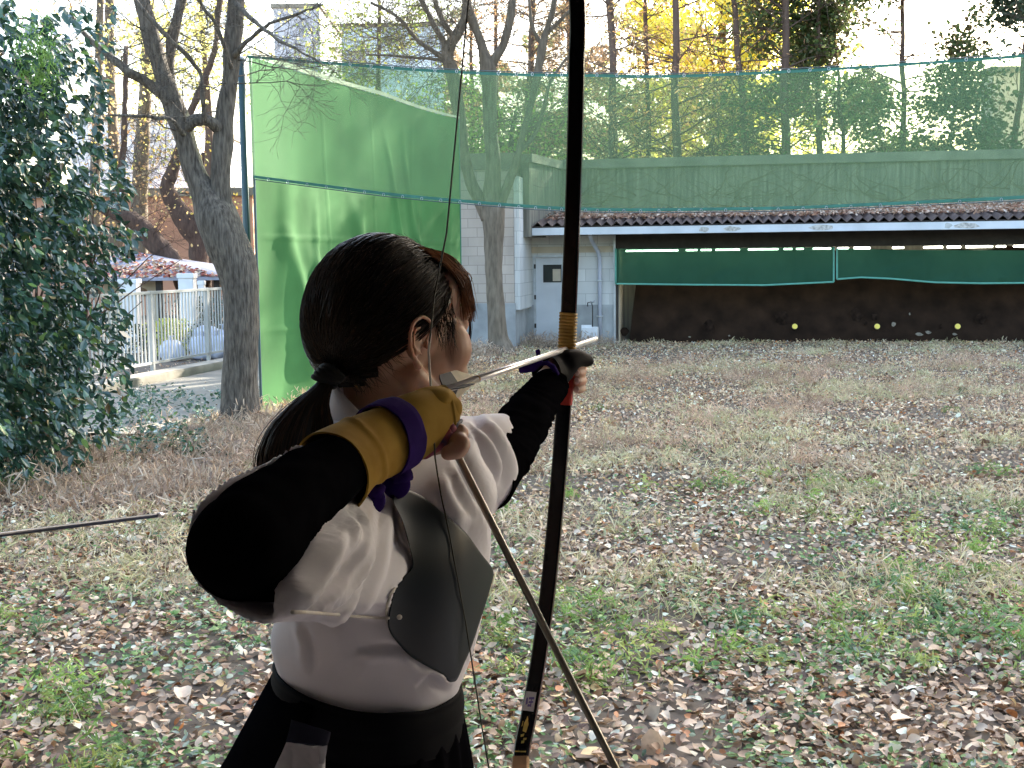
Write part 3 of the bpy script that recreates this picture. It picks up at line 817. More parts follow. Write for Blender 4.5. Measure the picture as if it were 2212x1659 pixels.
Y1 = 14.7
tree('bare_tree', 'large grey tree forking beside the green side net, left of the archer', 'tree', G(515, 905), [
    [(520, 960, 112), (518, 905, 96), (518, 860, 82), (519, 800, 76), (520, 740, 74), (522, 680, 75), (519, 620, 80), (508, 570, 88), (488, 520, 92), (468, 470, 92), (446, 425, 62), (424, 380, 46), (408, 330, 44), (396, 290, 46), (380, 240, 44), (362, 195, 42), (346, 140, 36), (331, 95, 35), (318, 45, 34), (305, -5, 33), (296, -60, 30), (280, -160, 22)],
    [(492, 545, 70), (482, 480, 62), (476, 430, 46), (478, 365, 42), (481, 310, 42), (483, 267, 40), (490, 215, 38), (497, 169, 34), (503, 84, 36), (509, 30, 34), (514, -20, 32), (520, -150, 24)],
    [(372, 218, 30, .1), (366, 175, 24, .2), (367, 120, 20, .25), (374, 80, 24, .3), (384, 35, 24, .3), (393, -10, 22, .35), (402, -120, 16, .4)],
    [(368, 225, 24, -.05), (346, 200, 26, -.1), (315, 176, 22, -.2), (281, 157, 19, -.3), (245, 130, 16, -.3), (202, 93, 12, -.3), (175, 62, 9, -.3), (150, 30, 7, -.3)],
    [(396, 290, 30), (415, 262, 26, -.1), (440, 258, 26, -.15), (462, 268, 26, -.1), (480, 285, 30)],
    [(440, 262, 11, -.2), (437, 210, 9, -.3), (433, 160, 8, -.3), (412, 130, 9, -.4), (380, 98, 10, -.5), (340, 55, 10, -.6), (300, 10, 9, -.6), (270, -30, 8, -.6)],
    [(396, 290, 12, -.2), (370, 260, 8, -.4), (330, 252, 8, -.5), (280, 250, 6, -.6), (235, 248, 4, -.7)],
    [(505, 120, 14, -.1), (540, 85, 9, -.2), (575, 55, 8, -.3), (640, 30, 6, -.4), (700, 10, 4, -.5)],
    [(500, 150, 10, -.3), (470, 60, 8, -.5), (440, 20, 8, -.6), (420, -20, 8, -.7)],
    [(510, 10, 12, -.4), (560, 55, 9, -.6), (610, 90, 7, -.8), (665, 120, 5, -.9), (700, 140, 4, -1)],
], Y1, m_bark1, twigs=[(0, 10, (.6, 1.4), .010, .45, .95, (0, -.3, 0)), (1, 11, (.6, 1.5), .010, .35, .95, (.4, -.4, .1)), (2, 6, (.5, 1.2), .009, .2, .9, (0, 0, 0)), (3, 9, (.4, 1.1), .008, .3, 1, (-.2, -.1, 0)), (5, 6, (.4, 1.0), .007, .2, 1, (.2, 0, -.2)), (6, 6, (.4, 1.0), .006, .2, 1, (-.3, 0, -.2)), (7, 9, (.4, 1.1), .006, .2, 1, (.3, 0, .2)), (8, 5, (.4, .9), .006, .2, 1, (.2, 0, 0)), (9, 6, (.4, .9), .006, .2, 1, (.3, 0, -.1))], roughness=.022)

Y2 = 25.6
tree('forked_tree', 'slender bare tree with three limbs in front of the pink block building', 'tree', G(1076, 752), [
    [(1082, 770, 70), (1080, 750, 56), (1076, 730, 44), (1073, 690, 40), (1070, 640, 38), (1067, 590, 38), (1066, 540, 40), (1066, 490, 46), (1064, 455, 52), (1062, 435, 44), (1063, 400, 36), (1066, 350, 32), (1061, 300, 30), (1058, 240, 30), (1057, 190, 32), (1054, 145, 34), (1046, 120, 24), (1040, 95, 18), (1025, 55, 18), (1012, 20, 20), (1005, -20, 18), (1000, -80, 14)],
    [(1055, 470, 34), (1040, 440, 30), (1020, 400, 26), (1005, 350, 26), (998, 300, 26), (992, 250, 26), (985, 200, 28), (975, 150, 30), (968, 128, 26), (972, 100, 24), (990, 70, 22), (1003, 40, 18), (1008, 0, 18), (1012, -60, 14)],
    [(968, 140, 20), (960, 118, 16), (958, 90, 12), (945, 68, 12), (925, 30, 11), (905, -10, 10), (890, -60, 8)],
    [(985, 85, 16), (965, 60, 12), (950, 30, 12), (938, 0, 11), (925, -50, 9)],
    [(1054, 150, 22), (1070, 125, 20), (1088, 95, 18), (1100, 50, 18), (1106, 10, 18), (1112, -60, 14)],
    [(1072, 450, 34), (1092, 410, 22), (1108, 370, 18), (1120, 330, 16), (1130, 290, 14), (1142, 240, 14), (1155, 190, 16), (1165, 140, 18), (1172, 100, 18), (1182, 60, 12), (1195, 20, 12), (1200, -30, 10)],
    [(1120, 330, 12), (1150, 300, 9), (1170, 250, 8), (1185, 190, 7), (1205, 150, 6), (1228, 120, 5)],
    [(1172, 100, 10), (1150, 60, 8), (1145, 20, 7), (1140, -30, 6)],
    [(968, 135, 14), (935, 110, 9), (905, 90, 9), (880, 60, 8), (850, 30, 7), (800, 5, 6)],
    [(975, 150, 10), (950, 130, 7), (900, 125, 6), (840, 120, 5), (790, 118, 4)],
    [(1184, 70, 9), (1205, 50, 8), (1225, 30, 8), (1250, 10, 6)],
], Y2, m_bark2, twigs=[(0, 14, (1, 2.4), .014, .55, 1, (0, -.2, .3)), (1, 16, (1, 2.4), .013, .5, 1, (-.6, 0, .2)), (2, 16, (1, 2.2), .011, .2, 1, (-.8, 0, 0)), (3, 12, (1, 2.2), .01, .2, 1, (-.5, 0, .2)), (4, 10, (1, 2), .01, .2, 1, (.3, 0, .2)), (5, 18, (.8, 2), .01, .3, 1, (.3, 0, .3)), (6, 14, (.6, 1.6), .008, .2, 1, (.5, 0, 0)), (8, 20, (.8, 2.0), .009, .2, 1, (-.5, 0, -.1)), (9, 16, (.8, 1.8), .007, .2, 1, (-.4, 0, 0)), (10, 10, (.6, 1.5), .008, .2, 1, (.4, 0, 0))], roughness=.02)

# shadow-giving tree limb and dark leaning trees on the left behind the fence
tree('leaning_tree', 'dark rough tree leaning left over the shelter roof', 'tree', (P(395, 700, 33).x, 33, 0), [
    [(402, 700, 34), (395, 620, 34), (375, 565, 38), (345, 535, 44), (318, 505, 44), (290, 480, 40), (262, 465, 36), (230, 448, 30), (190, 430, 24)],
    [(262, 465, 24), (262, 400, 16), (268, 300, 12), (270, 200, 10), (272, 100, 9)],
], 33, m_barkd, twigs=[(0, 10, (.8, 2.0), .015, .3, 1, (0, 0, .5)), (1, 16, (.8, 1.8), .012, .1, 1, (0, 0, .2))], roughness=.05, leafspec=(500, .09, [(.55, .33, .16), (.6, .45, .2)], m_leaf, .6))
tree('crooked_tree', 'dark crooked tree rising behind the fence left of the grey tree', 'tree', (P(440, 700, 35).x, 35, 0), [
    [(442, 700, 36), (436, 600, 38), (430, 560, 40), (428, 520, 44), (410, 490, 50), (385, 455, 42), (368, 425, 34), (362, 400, 30), (372, 370, 24), (385, 330, 20), (400, 270, 16), (430, 200, 14), (450, 150, 13), (465, 100, 12), (470, 40, 12), (480, -40, 10)],
    [(425, 520, 30), (432, 480, 24), (436, 430, 16), (436, 380, 12), (440, 330, 8)],
], 35, m_barkd, twigs=[(0, 18, (.8, 2.0), .012, .4, 1, (0, 0, .2)), (1, 8, (.8, 1.6), .01, .3, 1, (0, 0, 0))], roughness=.05, leafspec=(700, .10, [(.55, .33, .16), (.7, .55, .12), (.55, .6, .2)], m_leaf, .6))
for u0, u1, w0, y, lab, lf in ((302, 320, 34, 40, 'pale straight tree behind the left branches', [(.75, .6, .15), (.6, .5, .3)]), (205, 215, 22, 42, 'thin tree seen through the edge of the glossy bush', [(.6, .45, .2)]), (250, 236, 26, 44, 'knobbly brown tree rising behind the bush', [(.55, .35, .2), (.7, .5, .3)])):
    tree('background_tree', lab, 'tree', (P(u0, 500, y).x, y, 0), [[(u0, 640, w0), (u0, 430, w0), ((u0+u1)/2, 250, w0*.8), (u1, 80, w0*.75), (u1+4, -60, w0*.6)]], y, m_bark2, twigs=[(0, 16, (1.0, 2.2), .014, .2, 1, (0, 0, .3))], roughness=.05, leafspec=(700, .11, lf, m_leaf, .6), group='trees beyond the fence')

# yellow-leaved crown patches high on the left
tree('yellow_tree', 'tree with yellow leaves showing between the limbs of the grey tree', 'tree', (P(460, 600, 38).x, 38, 0), [
    [(452, 640, 26), (448, 430, 22), (452, 300, 18), (446, 180, 14), (438, 80, 10), (430, -20, 8)]], 38, m_barkb,
    twigs=[(0, 24, (1.2, 2.6), .014, .4, 1, (0, 0, 0))], leafspec=(2200, .14, [(.95, .85, .25), (.9, .85, .35), (.8, .8, .3)], m_gold, .7))
tree('small_green_tree', 'yellow-green leafy tree behind the top of the side net', 'tree', (P(800, 400, 40).x, 40, 0), [
    [(812, 520, 14), (812, 400, 14), (815, 250, 12), (818, 130, 9), (820, 0, 7)]], 40, m_barkb,
    twigs=[(0, 40, (1.2, 2.4), .02, .45, .95, (-.5, 0, -.2))], leafspec=(4200, .12, [(.45, .55, .12), (.35, .5, .12), (.6, .6, .15)], m_leaf, .5))

# ---- row of straight conifers and evergreens behind the concrete wall
def straight(u0, u1, w0, y, hh, bn, blen, lf, n, size, m, lab, name='conifer', wr=.25, z0=3.0, bark=m_barkb, grp='straight trees behind the concrete wall', droop=0., blobs=None, tw=0):
    """trunk through (u0, 330) and (u1, 0); bn side branches"""
    a, b = P(u0, 330, y), P(u1, 0, y)
    d = (b-a)/(b.z-a.z); base = a - d*a.z; top = base + d*hh
    e = empty(name, base, lab, 'tree', grp)
    r0 = w0/2*y/FPX
    mb = MB(); nseg = 14
    pts = [base.lerp(top, k/nseg) + Vector((random.gauss(0, .03), 0, 0)) for k in range(nseg+1)]
    mb.tube(pts, np.linspace(r0*1.15, r0*.3, nseg+1), 10); rough(mb, .03, 6)
    mb.build('trunk', bark, e, recalc=False)
    mb = MB(); samp = []
    for k in range(bn):
        t = random.uniform(z0/hh, .98); p = base.lerp(top, t); L = blen*random.uniform(.5, 1.1)*(1.15-t*.75)
        an = random.uniform(0, 2*pi); dd = Vector((cos(an), sin(an), random.uniform(.05, .55)-droop))
        tips = []
        twig(mb, p, dd, L, r0*.16+.006, 1 + (tw > 0), up=.1, kink=.25, tips=tips, spread=.7)
        samp += [list(q) for q in tips[::1]]
    mb.build('branches', bark, e, recalc=False)
    if n:
        samp = np.array(samp)
        if blobs:      # keep foliage only round some clump centres
            c = samp[rng.choice(len(samp), blobs[0])]
            dist = np.min(np.linalg.norm(samp[:, None] - c[None], axis=2), axis=1)
            samp = samp[dist < blobs[1]]
        pos = samp[rng.choice(len(samp), n)] + rng.normal(size=(n, 3))*[.17, .17, .12]*(1 if not blobs else 1.3)
        link('crown', leaf_mesh('crown', pos, rdir(n)*[1, 1, .7], rdir(n)+[0, 0, .6], rng.uniform(.6, 1.4, n)*size, pick(lf, n), wr), m, e)
    return e
brn = [(.62, .34, .15), (.72, .45, .22), (.48, .27, .14), (.75, .58, .3)]
grn = [(.085, .14, .045), (.12, .18, .06), (.17, .20, .075), (.16, .13, .06)]
straight(1325, 1318, 22, 36, 15, 60, 2.6, brn, 5200, .13, m_leaf, 'rust-leaved conifer just right of the bow')
straight(1399, 1394, 13, 38, 14, 55, 2.2, brn + [(.5, .5, .2)], 3000, .13, m_leaf, 'slim conifer between two thicker brown conifers')
straight(1463, 1460, 20, 35, 15, 70, 2.6, brn, 3000, .12, m_leaf, 'brown conifer standing left of the golden tree')
straight(1615, 1583, 17, 35, 15, 60, 2.4, brn, 700, .12, m_leaf, 'leaning bare conifer in front of the golden tree')
straight(1697, 1697, 22, 35, 15, 55, 2.2, grn, 7500, .13, m_leaf, 'dark conifer right of the golden tree', wr=.5, blobs=(16, .9))
straight(1770, 1768, 15, 36, 15, 70, 2.8, grn, 9000, .13, m_leaf, 'dense evergreen in the middle of the dark pair', name='evergreen_tree', wr=.6, blobs=(26, 1.0))
straight(1822, 1800, 12, 37, 11, 50, 2.8, grn, 11000, .14, m_leaf, 'evergreen with open crown near the bright sky', name='evergreen_tree', wr=.6, blobs=(16, .8))
straight(1949, 1952, 17, 35, 11, 60, 3.0, grn, 8500, .14, m_leaf, 'evergreen with sparse spreading branches standing alone', name='evergreen_tree', wr=.6, blobs=(12, .8))
straight(2050, 2085, 8, 34, 7.4, 30, 1.6, grn, 1800, .11, m_leaf, 'thin slanting tree right of the lone evergreen', wr=.6, blobs=(8, .8))
straight(2188, 2230, 18, 32, 12, 50, 2.4, [(.06, .09, .05), (.09, .13, .06)], 9000, .13, m_leaf, 'leafy tree at the right edge above the concrete wall', name='evergreen_tree', wr=.6, blobs=(12, .9), tw=1)
straight(1145, 1150, 18, 42, 16, 60, 2.6, brn, 5000, .13, m_leaf, 'brown conifer behind the block building, left of the bow')
straight(1075, 1070, 12, 44, 16, 60, 2.4, brn, 4000, .13, m_leaf, 'thin conifer far behind the forked tree')
straight(1020, 1015, 12, 46, 14, 60, 2.6, [(.04, .08, .06), (.06, .10, .08)], 5000, .14, m_leaf, 'dark blue-green conifer behind the forked tree', wr=.2)
straight(1228, 1225, 14, 44, 15, 60, 2.6, brn + [(.5, .4, .3)], 6500, .13, m_leaf, 'rusty conifer hidden mostly by the bow')
# golden ginkgo
straight(1560, 1560, 26, 46, 19, 150, 4.4, [(1, .90, .22), (1, .93, .34), (.98, .80, .12)], 30000, .17, m_gold, 'glowing golden ginkgo behind the leaning conifer', name='ginkgo_tree', wr=.9, grp=None, droop=-.3)
# curved oak limb seen over the wall through the net
tree('spreading_tree', 'crooked spreading tree just over the concrete wall in front of the golden tree', 'tree', (P(1500, 400, 38).x, 38, 0), [
    [(1495, 460, 26), (1492, 360, 24), (1530, 328, 20), (1562, 325, 20), (1590, 310, 16), (1610, 285, 10), (1625, 265, 7)],
    [(1530, 328, 10), (1550, 270, 7), (1540, 220, 5), (1555, 180, 4)], [(1560, 322, 12), (1585, 270, 8), (1580, 220, 6)],
    [(1492, 370, 16), (1450, 330, 10), (1400, 320, 8), (1370, 300, 6)]], 38, m_barkb,
    twigs=[(0, 22, (.8, 2), .015, .3, 1, (0, 0, .3)), (1, 12, (.6, 1.6), .01, 0, 1, (0, 0, 0)), (2, 12, (.6, 1.6), .01, 0, 1, (0, 0, 0)), (3, 16, (.6, 1.8), .01, 0, 1, (0, 0, .4))], leafspec=(1500, .1, [(.6, .5, .15), (.5, .4, .15)], m_leaf, .6))
# a far wood that reads as one mass behind the trunks
NW = 26000
uu = rng.uniform(960, 1660, NW); vv = 345 - 335*rng.random(NW)**1.35; yy = rng.uniform(50, 58, NW)
keep = np.array([noise.noise(Vector((a*.012, b*.016, 4))) > (-.12 if b > 170 else .02 + (170-b)*.0016) for a, b in zip(uu, vv)])
uu, vv, yy = uu[keep], vv[keep], yy[keep]; NW = len(uu)
pos = np.array([list(P(a, b, c)) for a, b, c in zip(uu, vv, yy)])
cl = np.array([noise.noise(Vector((a*.01, b*.01, 9))) for a, b in zip(uu, vv)])
c1 = pick([(.22, .26, .12), (.16, .20, .10), (.30, .28, .16)], NW); c2_ = pick([(.42, .28, .16), (.5, .38, .24), (.35, .24, .16)], NW)
tint = np.where((cl > .02)[:, None], c1, c2_)
w_ = link('wood', leaf_mesh('wood', pos, rdir(NW), rdir(NW), rng.uniform(.14, .34, NW), tint, .5), m_leaf); tag(w_, kind='stuff')
tree('green_tree', 'fresh green leafy tree behind the forked tree, seen through the net', 'tree', (P(1120, 400, 40).x, 40, 0), [
    [(1110, 480, 18), (1112, 380, 16), (1105, 300, 12), (1115, 240, 8)]], 40, m_barkb,
    twigs=[(0, 46, (1.6, 3.2), .02, .3, 1, (.3, 0, -.1))], leafspec=(5200, .15, [(.30, .45, .08), (.22, .38, .08), (.4, .5, .12)], m_leaf, .5))

# ---------------------------------------------------------------- camellia bush on the left
e = empty('camellia_bush', G(60, 1000), 'huge glossy dark green bush filling the left edge', 'bush')
edge = [(0, 245), (60, 262), (130, 230), (180, 215), (230, 232), (300, 238), (350, 255), (400, 268), (470, 285), (500, 300), (560, 270), (640, 262), (700, 268), (760, 285), (820, 262), (880, 255), (940, 240), (1000, 200), (1050, 60)]
NB = 16500
vv = rng.uniform(-60, 1040, NB*3); ed = np.interp(vv, [q[0] for q in edge], [q[1] for q in edge])
uu = rng.uniform(-260, 320, NB*3)
nz_ = np.array([noise.noise(Vector((a*.02, b*.02, 2)))*60 + noise.noise(Vector((a*.05, b*.05, 6)))*26 for a, b in zip(uu, vv)])
top_ok = vv > 20 + np.interp(uu, [-200, 0, 60, 160, 240], [-200, 10, 30, 60, 90])*0 + nz_*.8
gap = np.array([noise.noise(Vector((a*.018, b*.018, 12))) for a, b in zip(uu, vv)])
dens = np.where(uu > ed - 90, .45, 1.0) * np.where(vv < 130, .5, 1) * np.where((gap < -.3) & (uu > 60), .15, 1)
ok = (uu < ed + nz_*.75) & top_ok & (rng.random(NB*3) < dens)
uu, vv = uu[ok][:NB], vv[ok][:NB]; NBk = len(uu)
yy = 10.4 + np.clip((uu-120)/160, -1, 1)*.4 + rng.random(NBk)**1.5*2.0 + gap[ok][:NB]*1.2
pos = np.array([list(P(a, b, c)) for a, b, c in zip(uu, vv, yy)])
pos[:, 2] = np.maximum(pos[:, 2], .03)
t = rng.normal(size=(NBk, 3))*.55 + [.65, -.25, -.75]
nrm = rng.normal(size=(NBk, 3))*.5 + [.1, -.45, .9]
link('foliage', leaf_mesh('foliage', pos, t, nrm, rng.uniform(.075, .13, NBk), pick([(.030, .072, .042), (.045, .10, .058), (.07, .14, .07), (.16, .26, .07), (.22, .14, .05)], NBk, [5, 5, 3, 1, .15]), .46, curl=.2), m_camel, e)
mb = MB()
for k in range(14):
    b = P(random.uniform(-200, 170), 1000, random.uniform(11.6, 12.4)); b.z = 0
    twig(mb, b, Vector((random.gauss(0, .2), random.gauss(0, .2), 1)), random.uniform(1.4, 2.4), .025, 1, up=.3, kink=.2, kids=3)
mb.build('stems', m_barkd, e, recalc=False)
# bamboo-like light green spray in the bush
p = P(78, 130, 10.1); n = 900
pos = np.array(p) + rng.normal(size=(n, 3))*[.09, .1, .16]
tag(link('fern_spray', leaf_mesh('spray', pos, rng.normal(size=(n, 3))*.6+[0, 0, -.6], rdir(n), rng.uniform(.03, .07, n), pick([(.16, .32, .06), (.22, .38, .10)], n), .18), m_leaf, e), 'light green feathery spray')
# ================================================================ GROUND COVER
def inview(x, y):          # a little wider than the frame
    return np.abs(x) < y*.46 + 1.2
def hall_clear(x, y): return y > 3.6
gzv = np.vectorize(gz)
def scatter(n, y0, y1, pw=1.0, xr=None):
    y = y0 + (y1-y0)*rng.random(n)**pw
    x = (rng.random(n)*2-1) * (y*.46+1.2)
    return x, y
def shed_front(x, y): return (B0.x - x)*BK.x + (B0.y - y)*BK.y   # metres in front of the house
pathc = f0 + fn*1.9
def on_path(x, y):
    d = (x-f0.x)*fn.x + (y-f0.y)*fn.y
    return (d < 3.2)
noi = lambda x, y, s, k: np.array([noise.noise(Vector((a*s, b*s, k))) for a, b in zip(x, y)])

# fallen leaves
n = 235000
x, y = scatter(n, 3.6, 28, 1.0)
ok = (shed_front(x, y) > -.25) & ~((on_path(x, y)) & (rng.random(n) < .93)) & ~((x < B0.x-5) & (shed_front(x, y) < 1.6))
d = noi(x, y, .9, 1)
ok &= rng.random(n) < np.where(d < -.15, .5, 1)
x, y = x[ok], y[ok]; n = len(x)
pos = np.stack([x, y, gzv(x, y) + rng.random(n)**2*.05 + .006], 1)
lt = rdir(n)*[1, 1, .35]; ln = rng.normal(size=(n, 3))*.38 + [0, 0, 1]
cols = [(.40, .31, .25), (.52, .42, .35), (.26, .18, .13), (.66, .58, .51), (.78, .73, .70), (.42, .19, .08), (.15, .10, .08), (.56, .45, .27)]
tint = pick(cols, n, [4, 5, 4, 4.5, 3, .7, 3, 1], .2)
size = rng.uniform(.026, .062, n) * np.where(rng.random(n) < .015, 2, 1) * np.clip(1.05 - (y-6)/60, .85, 1.05)
wrr = rng.uniform(.45, .8, n); nr_ = y < 10
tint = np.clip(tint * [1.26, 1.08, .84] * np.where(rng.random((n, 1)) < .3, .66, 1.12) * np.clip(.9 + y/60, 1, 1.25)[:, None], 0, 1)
tag(link('fallen_leaf_litter', leaf_mesh('litter', pos[~nr_], lt[~nr_], ln[~nr_], size[~nr_], tint[~nr_], wrr[~nr_], curl=.35), m_leafl), kind='stuff')
tag(link('near_leaf_litter', leaf_mesh2('litter', pos[nr_], lt[nr_], ln[nr_], size[nr_], tint[nr_], wrr[nr_], curl=.3), m_leafl), kind='stuff')

# low green ground cover leaves close by
n = 80000
x, y = scatter(n, 3.7, 13.0, 1.35)
d = noi(x, y, 1.1, 21) + .5*noi(x, y, 3.0, 22); dens = np.clip(.32 + d*1.5, .03, 1) * np.clip((11.5-y)/5, 0, 1)
ok = rng.random(n) < dens
x, y = x[ok], y[ok]; n = len(x)
pos = np.stack([x, y, gzv(x, y) + .015 + rng.random(n)*.06], 1)
tag(link('green_ground_cover', leaf_mesh2('cover', pos, rdir(n)*[1, 1, .3], rng.normal(size=(n, 3))*.4+[0, -.1, 1], rng.uniform(.022, .052, n), pick([(.13, .24, .07), (.18, .32, .09), (.24, .38, .13), (.09, .17, .08), (.36, .46, .17), (.42, .50, .38)], n), rng.uniform(.3, .6, n), curl=.2), m_grass), kind='stuff')

# feathery weeds in clumps
def weeds(name, nclump, per, ya, yb, cols, hgt, size, thr, seed, rad=.16, pw=1.0, wr=.16, fl=.0):
    x, y = scatter(nclump, ya, yb, pw)
    if name == 'pale_grass':
        kk = rng.random(nclump) < np.where(y > 19, .45, 1); x, y = x[kk], y[kk]
    d = noi(x, y, .55, seed)
    ok = (d > thr) & (shed_front(x, y) > .2) & ~on_path(x, y)
    x, y = x[ok], y[ok]; m_ = len(x)
    sc = rng.uniform(.5, 1.3, m_)
    th_ = rng.uniform(0, 2*pi, (m_, per)); rr = np.abs(rng.normal(size=(m_, per)))*rad*sc[:, None]
    X = (x[:, None] + rr*np.cos(th_)).ravel(); Y = (y[:, None] + rr*np.sin(th_)).ravel()
    Zz = (rng.random((m_, per))*hgt*sc[:, None]*np.exp(-rr/rad*.5)).ravel()
    tn = np.repeat(pick(cols, m_, None, .2), per, 0) * rng.uniform(.75, 1.25, (m_*per, 1))
    N_ = len(X)
    pos = np.stack([X, Y, gzv(X, Y) + Zz + .01], 1)
    t = rng.normal(size=(N_, 3))*[1, 1, .6] + [0, 0, .45+fl]
    tag(link(name, leaf_mesh(name, pos, t, rdir(N_)+[0, 0, .6], rng.uniform(.5, 1.4, N_)*size, np.clip(tn, 0, 1), wr, curl=.1, blade=True), m_grass), kind='stuff')
weeds('feathery_weed', 480, 90, 4.4, 11, [(.26, .40, .10), (.34, .48, .12), (.20, .34, .14), (.46, .52, .16)], .16, .05, .08, 31, .13, 1.2, .2)
weeds('pale_grass', 3400, 55, 6.5, 27.5, [(.78, .68, .44), (.68, .62, .36), (.82, .68, .48), (.60, .58, .32)], .13, .10, -.05, 33, .30, .9, .045, .5)
weeds('brown_weed', 1300, 50, 11, 22, [(.64, .46, .32), (.72, .52, .38), (.52, .37, .27)], .32, .09, .05, 35, .2, 1, .07, .6)
weeds('green_weed', 70, 60, 9, 24, [(.22, .30, .09), (.3, .34, .12), (.15, .22, .10)], .14, .07, .1, 37, .16, 1, .15, .2)
# dead scrub round the grey tree and the foot of the bush, a bit taller
def scrub(pts, per, hgt, size, cols, name, rad=.25):
    X, Y, Zz, tn = [], [], [], []
    for (u, v) in pts:
        c = G(u, v)
        a = rng.normal(size=(per, 2))*rad
        X.append(c.x + a[:, 0]); Y.append(c.y + a[:, 1]); Zz.append(rng.random(per)*hgt*np.exp(-np.linalg.norm(a, axis=1)/rad*.6)); tn.append(pick(cols, per, None, .3))
    X, Y, Zz, tn = map(np.concatenate, (X, Y, Zz, tn)); N_ = len(X)
    tag(link(name, leaf_mesh(name, np.stack([X, Y, Zz+.02], 1), rng.normal(size=(N_, 3))*[.8, .8, .5]+[0, 0, .9], rdir(N_), rng.uniform(.5, 1.5, N_)*size, tn, .045, blade=True), m_grass), kind='stuff')
sp = [(random.uniform(440, 640), random.uniform(905, 1010)) for _ in range(26)] + [(random.uniform(20, 560), random.uniform(980, 1130)) for _ in range(26)] + [(random.uniform(1010, 1100), random.uniform(752, 780)) for _ in range(5)] + [(random.uniform(1010, 1320), random.uniform(744, 750)) for _ in range(12)]
scrub(sp, 260, .36, .11, [(.66, .50, .36), (.56, .42, .30), (.72, .60, .46), (.42, .30, .22)], 'dry_scrub', .28)
# glossy seedlings spilling from the bush toward the grey tree
n = 5200
u = rng.uniform(150, 560, n); v = rng.uniform(840, 1010, n)
ok = (v > 850 + (u-250)*.05) & (noi(u*.02, v*.03, 1, 41) > -.02)
u, v = u[ok], v[ok]; n = len(u)
pos = np.array([list(G(a, b)) for a, b in zip(u, v)]); pos[:, 2] = rng.random(n)*.35*(1-(u-150)/520) + .04
link_ = link('seedling_leaves', leaf_mesh('seedlings', pos, rdir(n)*[1, 1, .5], rng.normal(size=(n, 3))*.5+[0, -.3, 1], rng.uniform(.04, .085, n), pick([(.05, .12, .06), (.08, .16, .09), (.12, .2, .08)], n), .5), m_camel); tag(link_, kind='stuff')
# a few upright grass straws close by
mb = MB()
for k in range(60):
    c = Vector((random.uniform(-2.6, 2.6), random.uniform(4.6, 8), 0)); d = Vector((random.gauss(0, .8), random.gauss(0, .5), .55)).normalized(); L = random.uniform(.12, .42)
    mb.tube([c, c + d*L*.5, c + d*L + Vector((d.x, d.y, -.4))*L*.2], [.0018, .0014, .0008], 3)
tag(mb.build('dry_straw', M('straw', (.5, .43, .3), .7, .2, 10), recalc=False), kind='stuff')
# leaves on the corrugated roof
n = 15000
s = rng.uniform(sF+.3, sz(2330, 480)[0]+.5, n); q = rng.random(n)
ok = (q > .2 + .25*rng.random(n)) & (rng.random(n) < np.clip((s - sF)/1.2, .15, 1)); s, q = s[ok], q[ok]; n = len(s)
pos = np.array([list(W3(a, FB-.05 + (PB-FB)*b, zr0 + AMP + (zr1+.05-zr0-AMP)*b + .035 + random.random()*.05 - B0.z)) for a, b in zip(s, q)])
tag(link('roof_leaf_litter', leaf_mesh('rooflitter', pos, rdir(n)*[1, 1, .4], rng.normal(size=(n, 3))*.5+[0, 0, 1], rng.uniform(.06, .12, n), pick([(.46, .27, .18), (.56, .38, .27), (.34, .18, .12), (.70, .56, .45)], n), .6, curl=.3), m_leafl), kind='stuff')

# ================================================================ SHOOTING HALL (behind and above the camera)
m_floor = M('hall_boards', (.42, .38, .37), .35, .2, 3)
m_hallw = M('hall_timber', (.30, .28, .27), .8, .2, 3)
hl = empty('shooting_hall', (0, 0, 0), 'open-fronted wooden shooting hall the archer stands in', 'hall')
FZ = .38
MB().box((0, -.9, FZ-.1), (7, 6.6, .2)).build('floor', m_floor, hl)
MB().box((0, -1.0, 3.0), (8, 8.4, .15)).build('roof', m_hallw, hl)
MB().box((0, -4.25, 1.6), (7.2, .15, 2.9)).build('back_wall', m_hallw, hl)
for sx in (-3.5, 3.5): MB().box((sx, -.9, 1.6), (.15, 6.6, 2.9)).build('side_wall', m_hallw, hl)
# ================================================================ ARCHER
m_skin = M('skin', (.50, .29, .20), .5, .08, 30, bump=.0004, bscale=300, sss=.35)
m_gi = M('white_cotton', (.84, .81, .85), .85, .04, 8, bump=.0006, bscale=350, trans=.08)
m_under = M('black_knit', (.0035, .0035, .0042), .85, .3, 30, bump=.0006, bscale=400, spec=0)
m_hak = M('black_wool', (.005, .005, .0065), .8, .2, 20, bump=.0005, bscale=400, spec=0)
m_obi = M('black_belt', (.007, .007, .009), .7, .2, 20, spec=.05, bump=.0005, bscale=300)
m_navy = M('navy_cloth', (.02, .02, .045), .7, .2, 20)
m_chest = M('green_black_leather', (.004, .010, .0145), .46, .25, 5, bump=.0008, bscale=60, spec=.30)
m_yug = M('tan_deerskin', (.27, .150, .018), .85, .22, 22, bump=.0016, bscale=70, c2=(.40, .245, .045), spec=.15)
m_purp = M('purple_cord', (.028, .010, .11), .8, spec=.05, var=.2, scale=20, bump=.0005, bscale=500)
m_redp = M('red_pattern_cotton', (.45, .05, .04), .8, .6, 90, c2=(.10, .08, .16))
m_blk = M('black_glove_leather', (.006, .005, .006), .65, .2, 30, spec=.08, bump=.0005, bscale=200)
m_nail = M('nail', (.62, .42, .36), .3, .05, 10)
m_hair = M('hair', (1, 1, 1), .36, .15, 60, attr=True, spec=.42)
m_tie = M('hair_tie_cloth', (.008, .008, .010), .7, .2, 60)
m_cord = M('white_cord', (.6, .56, .5), .8, .1, 60)

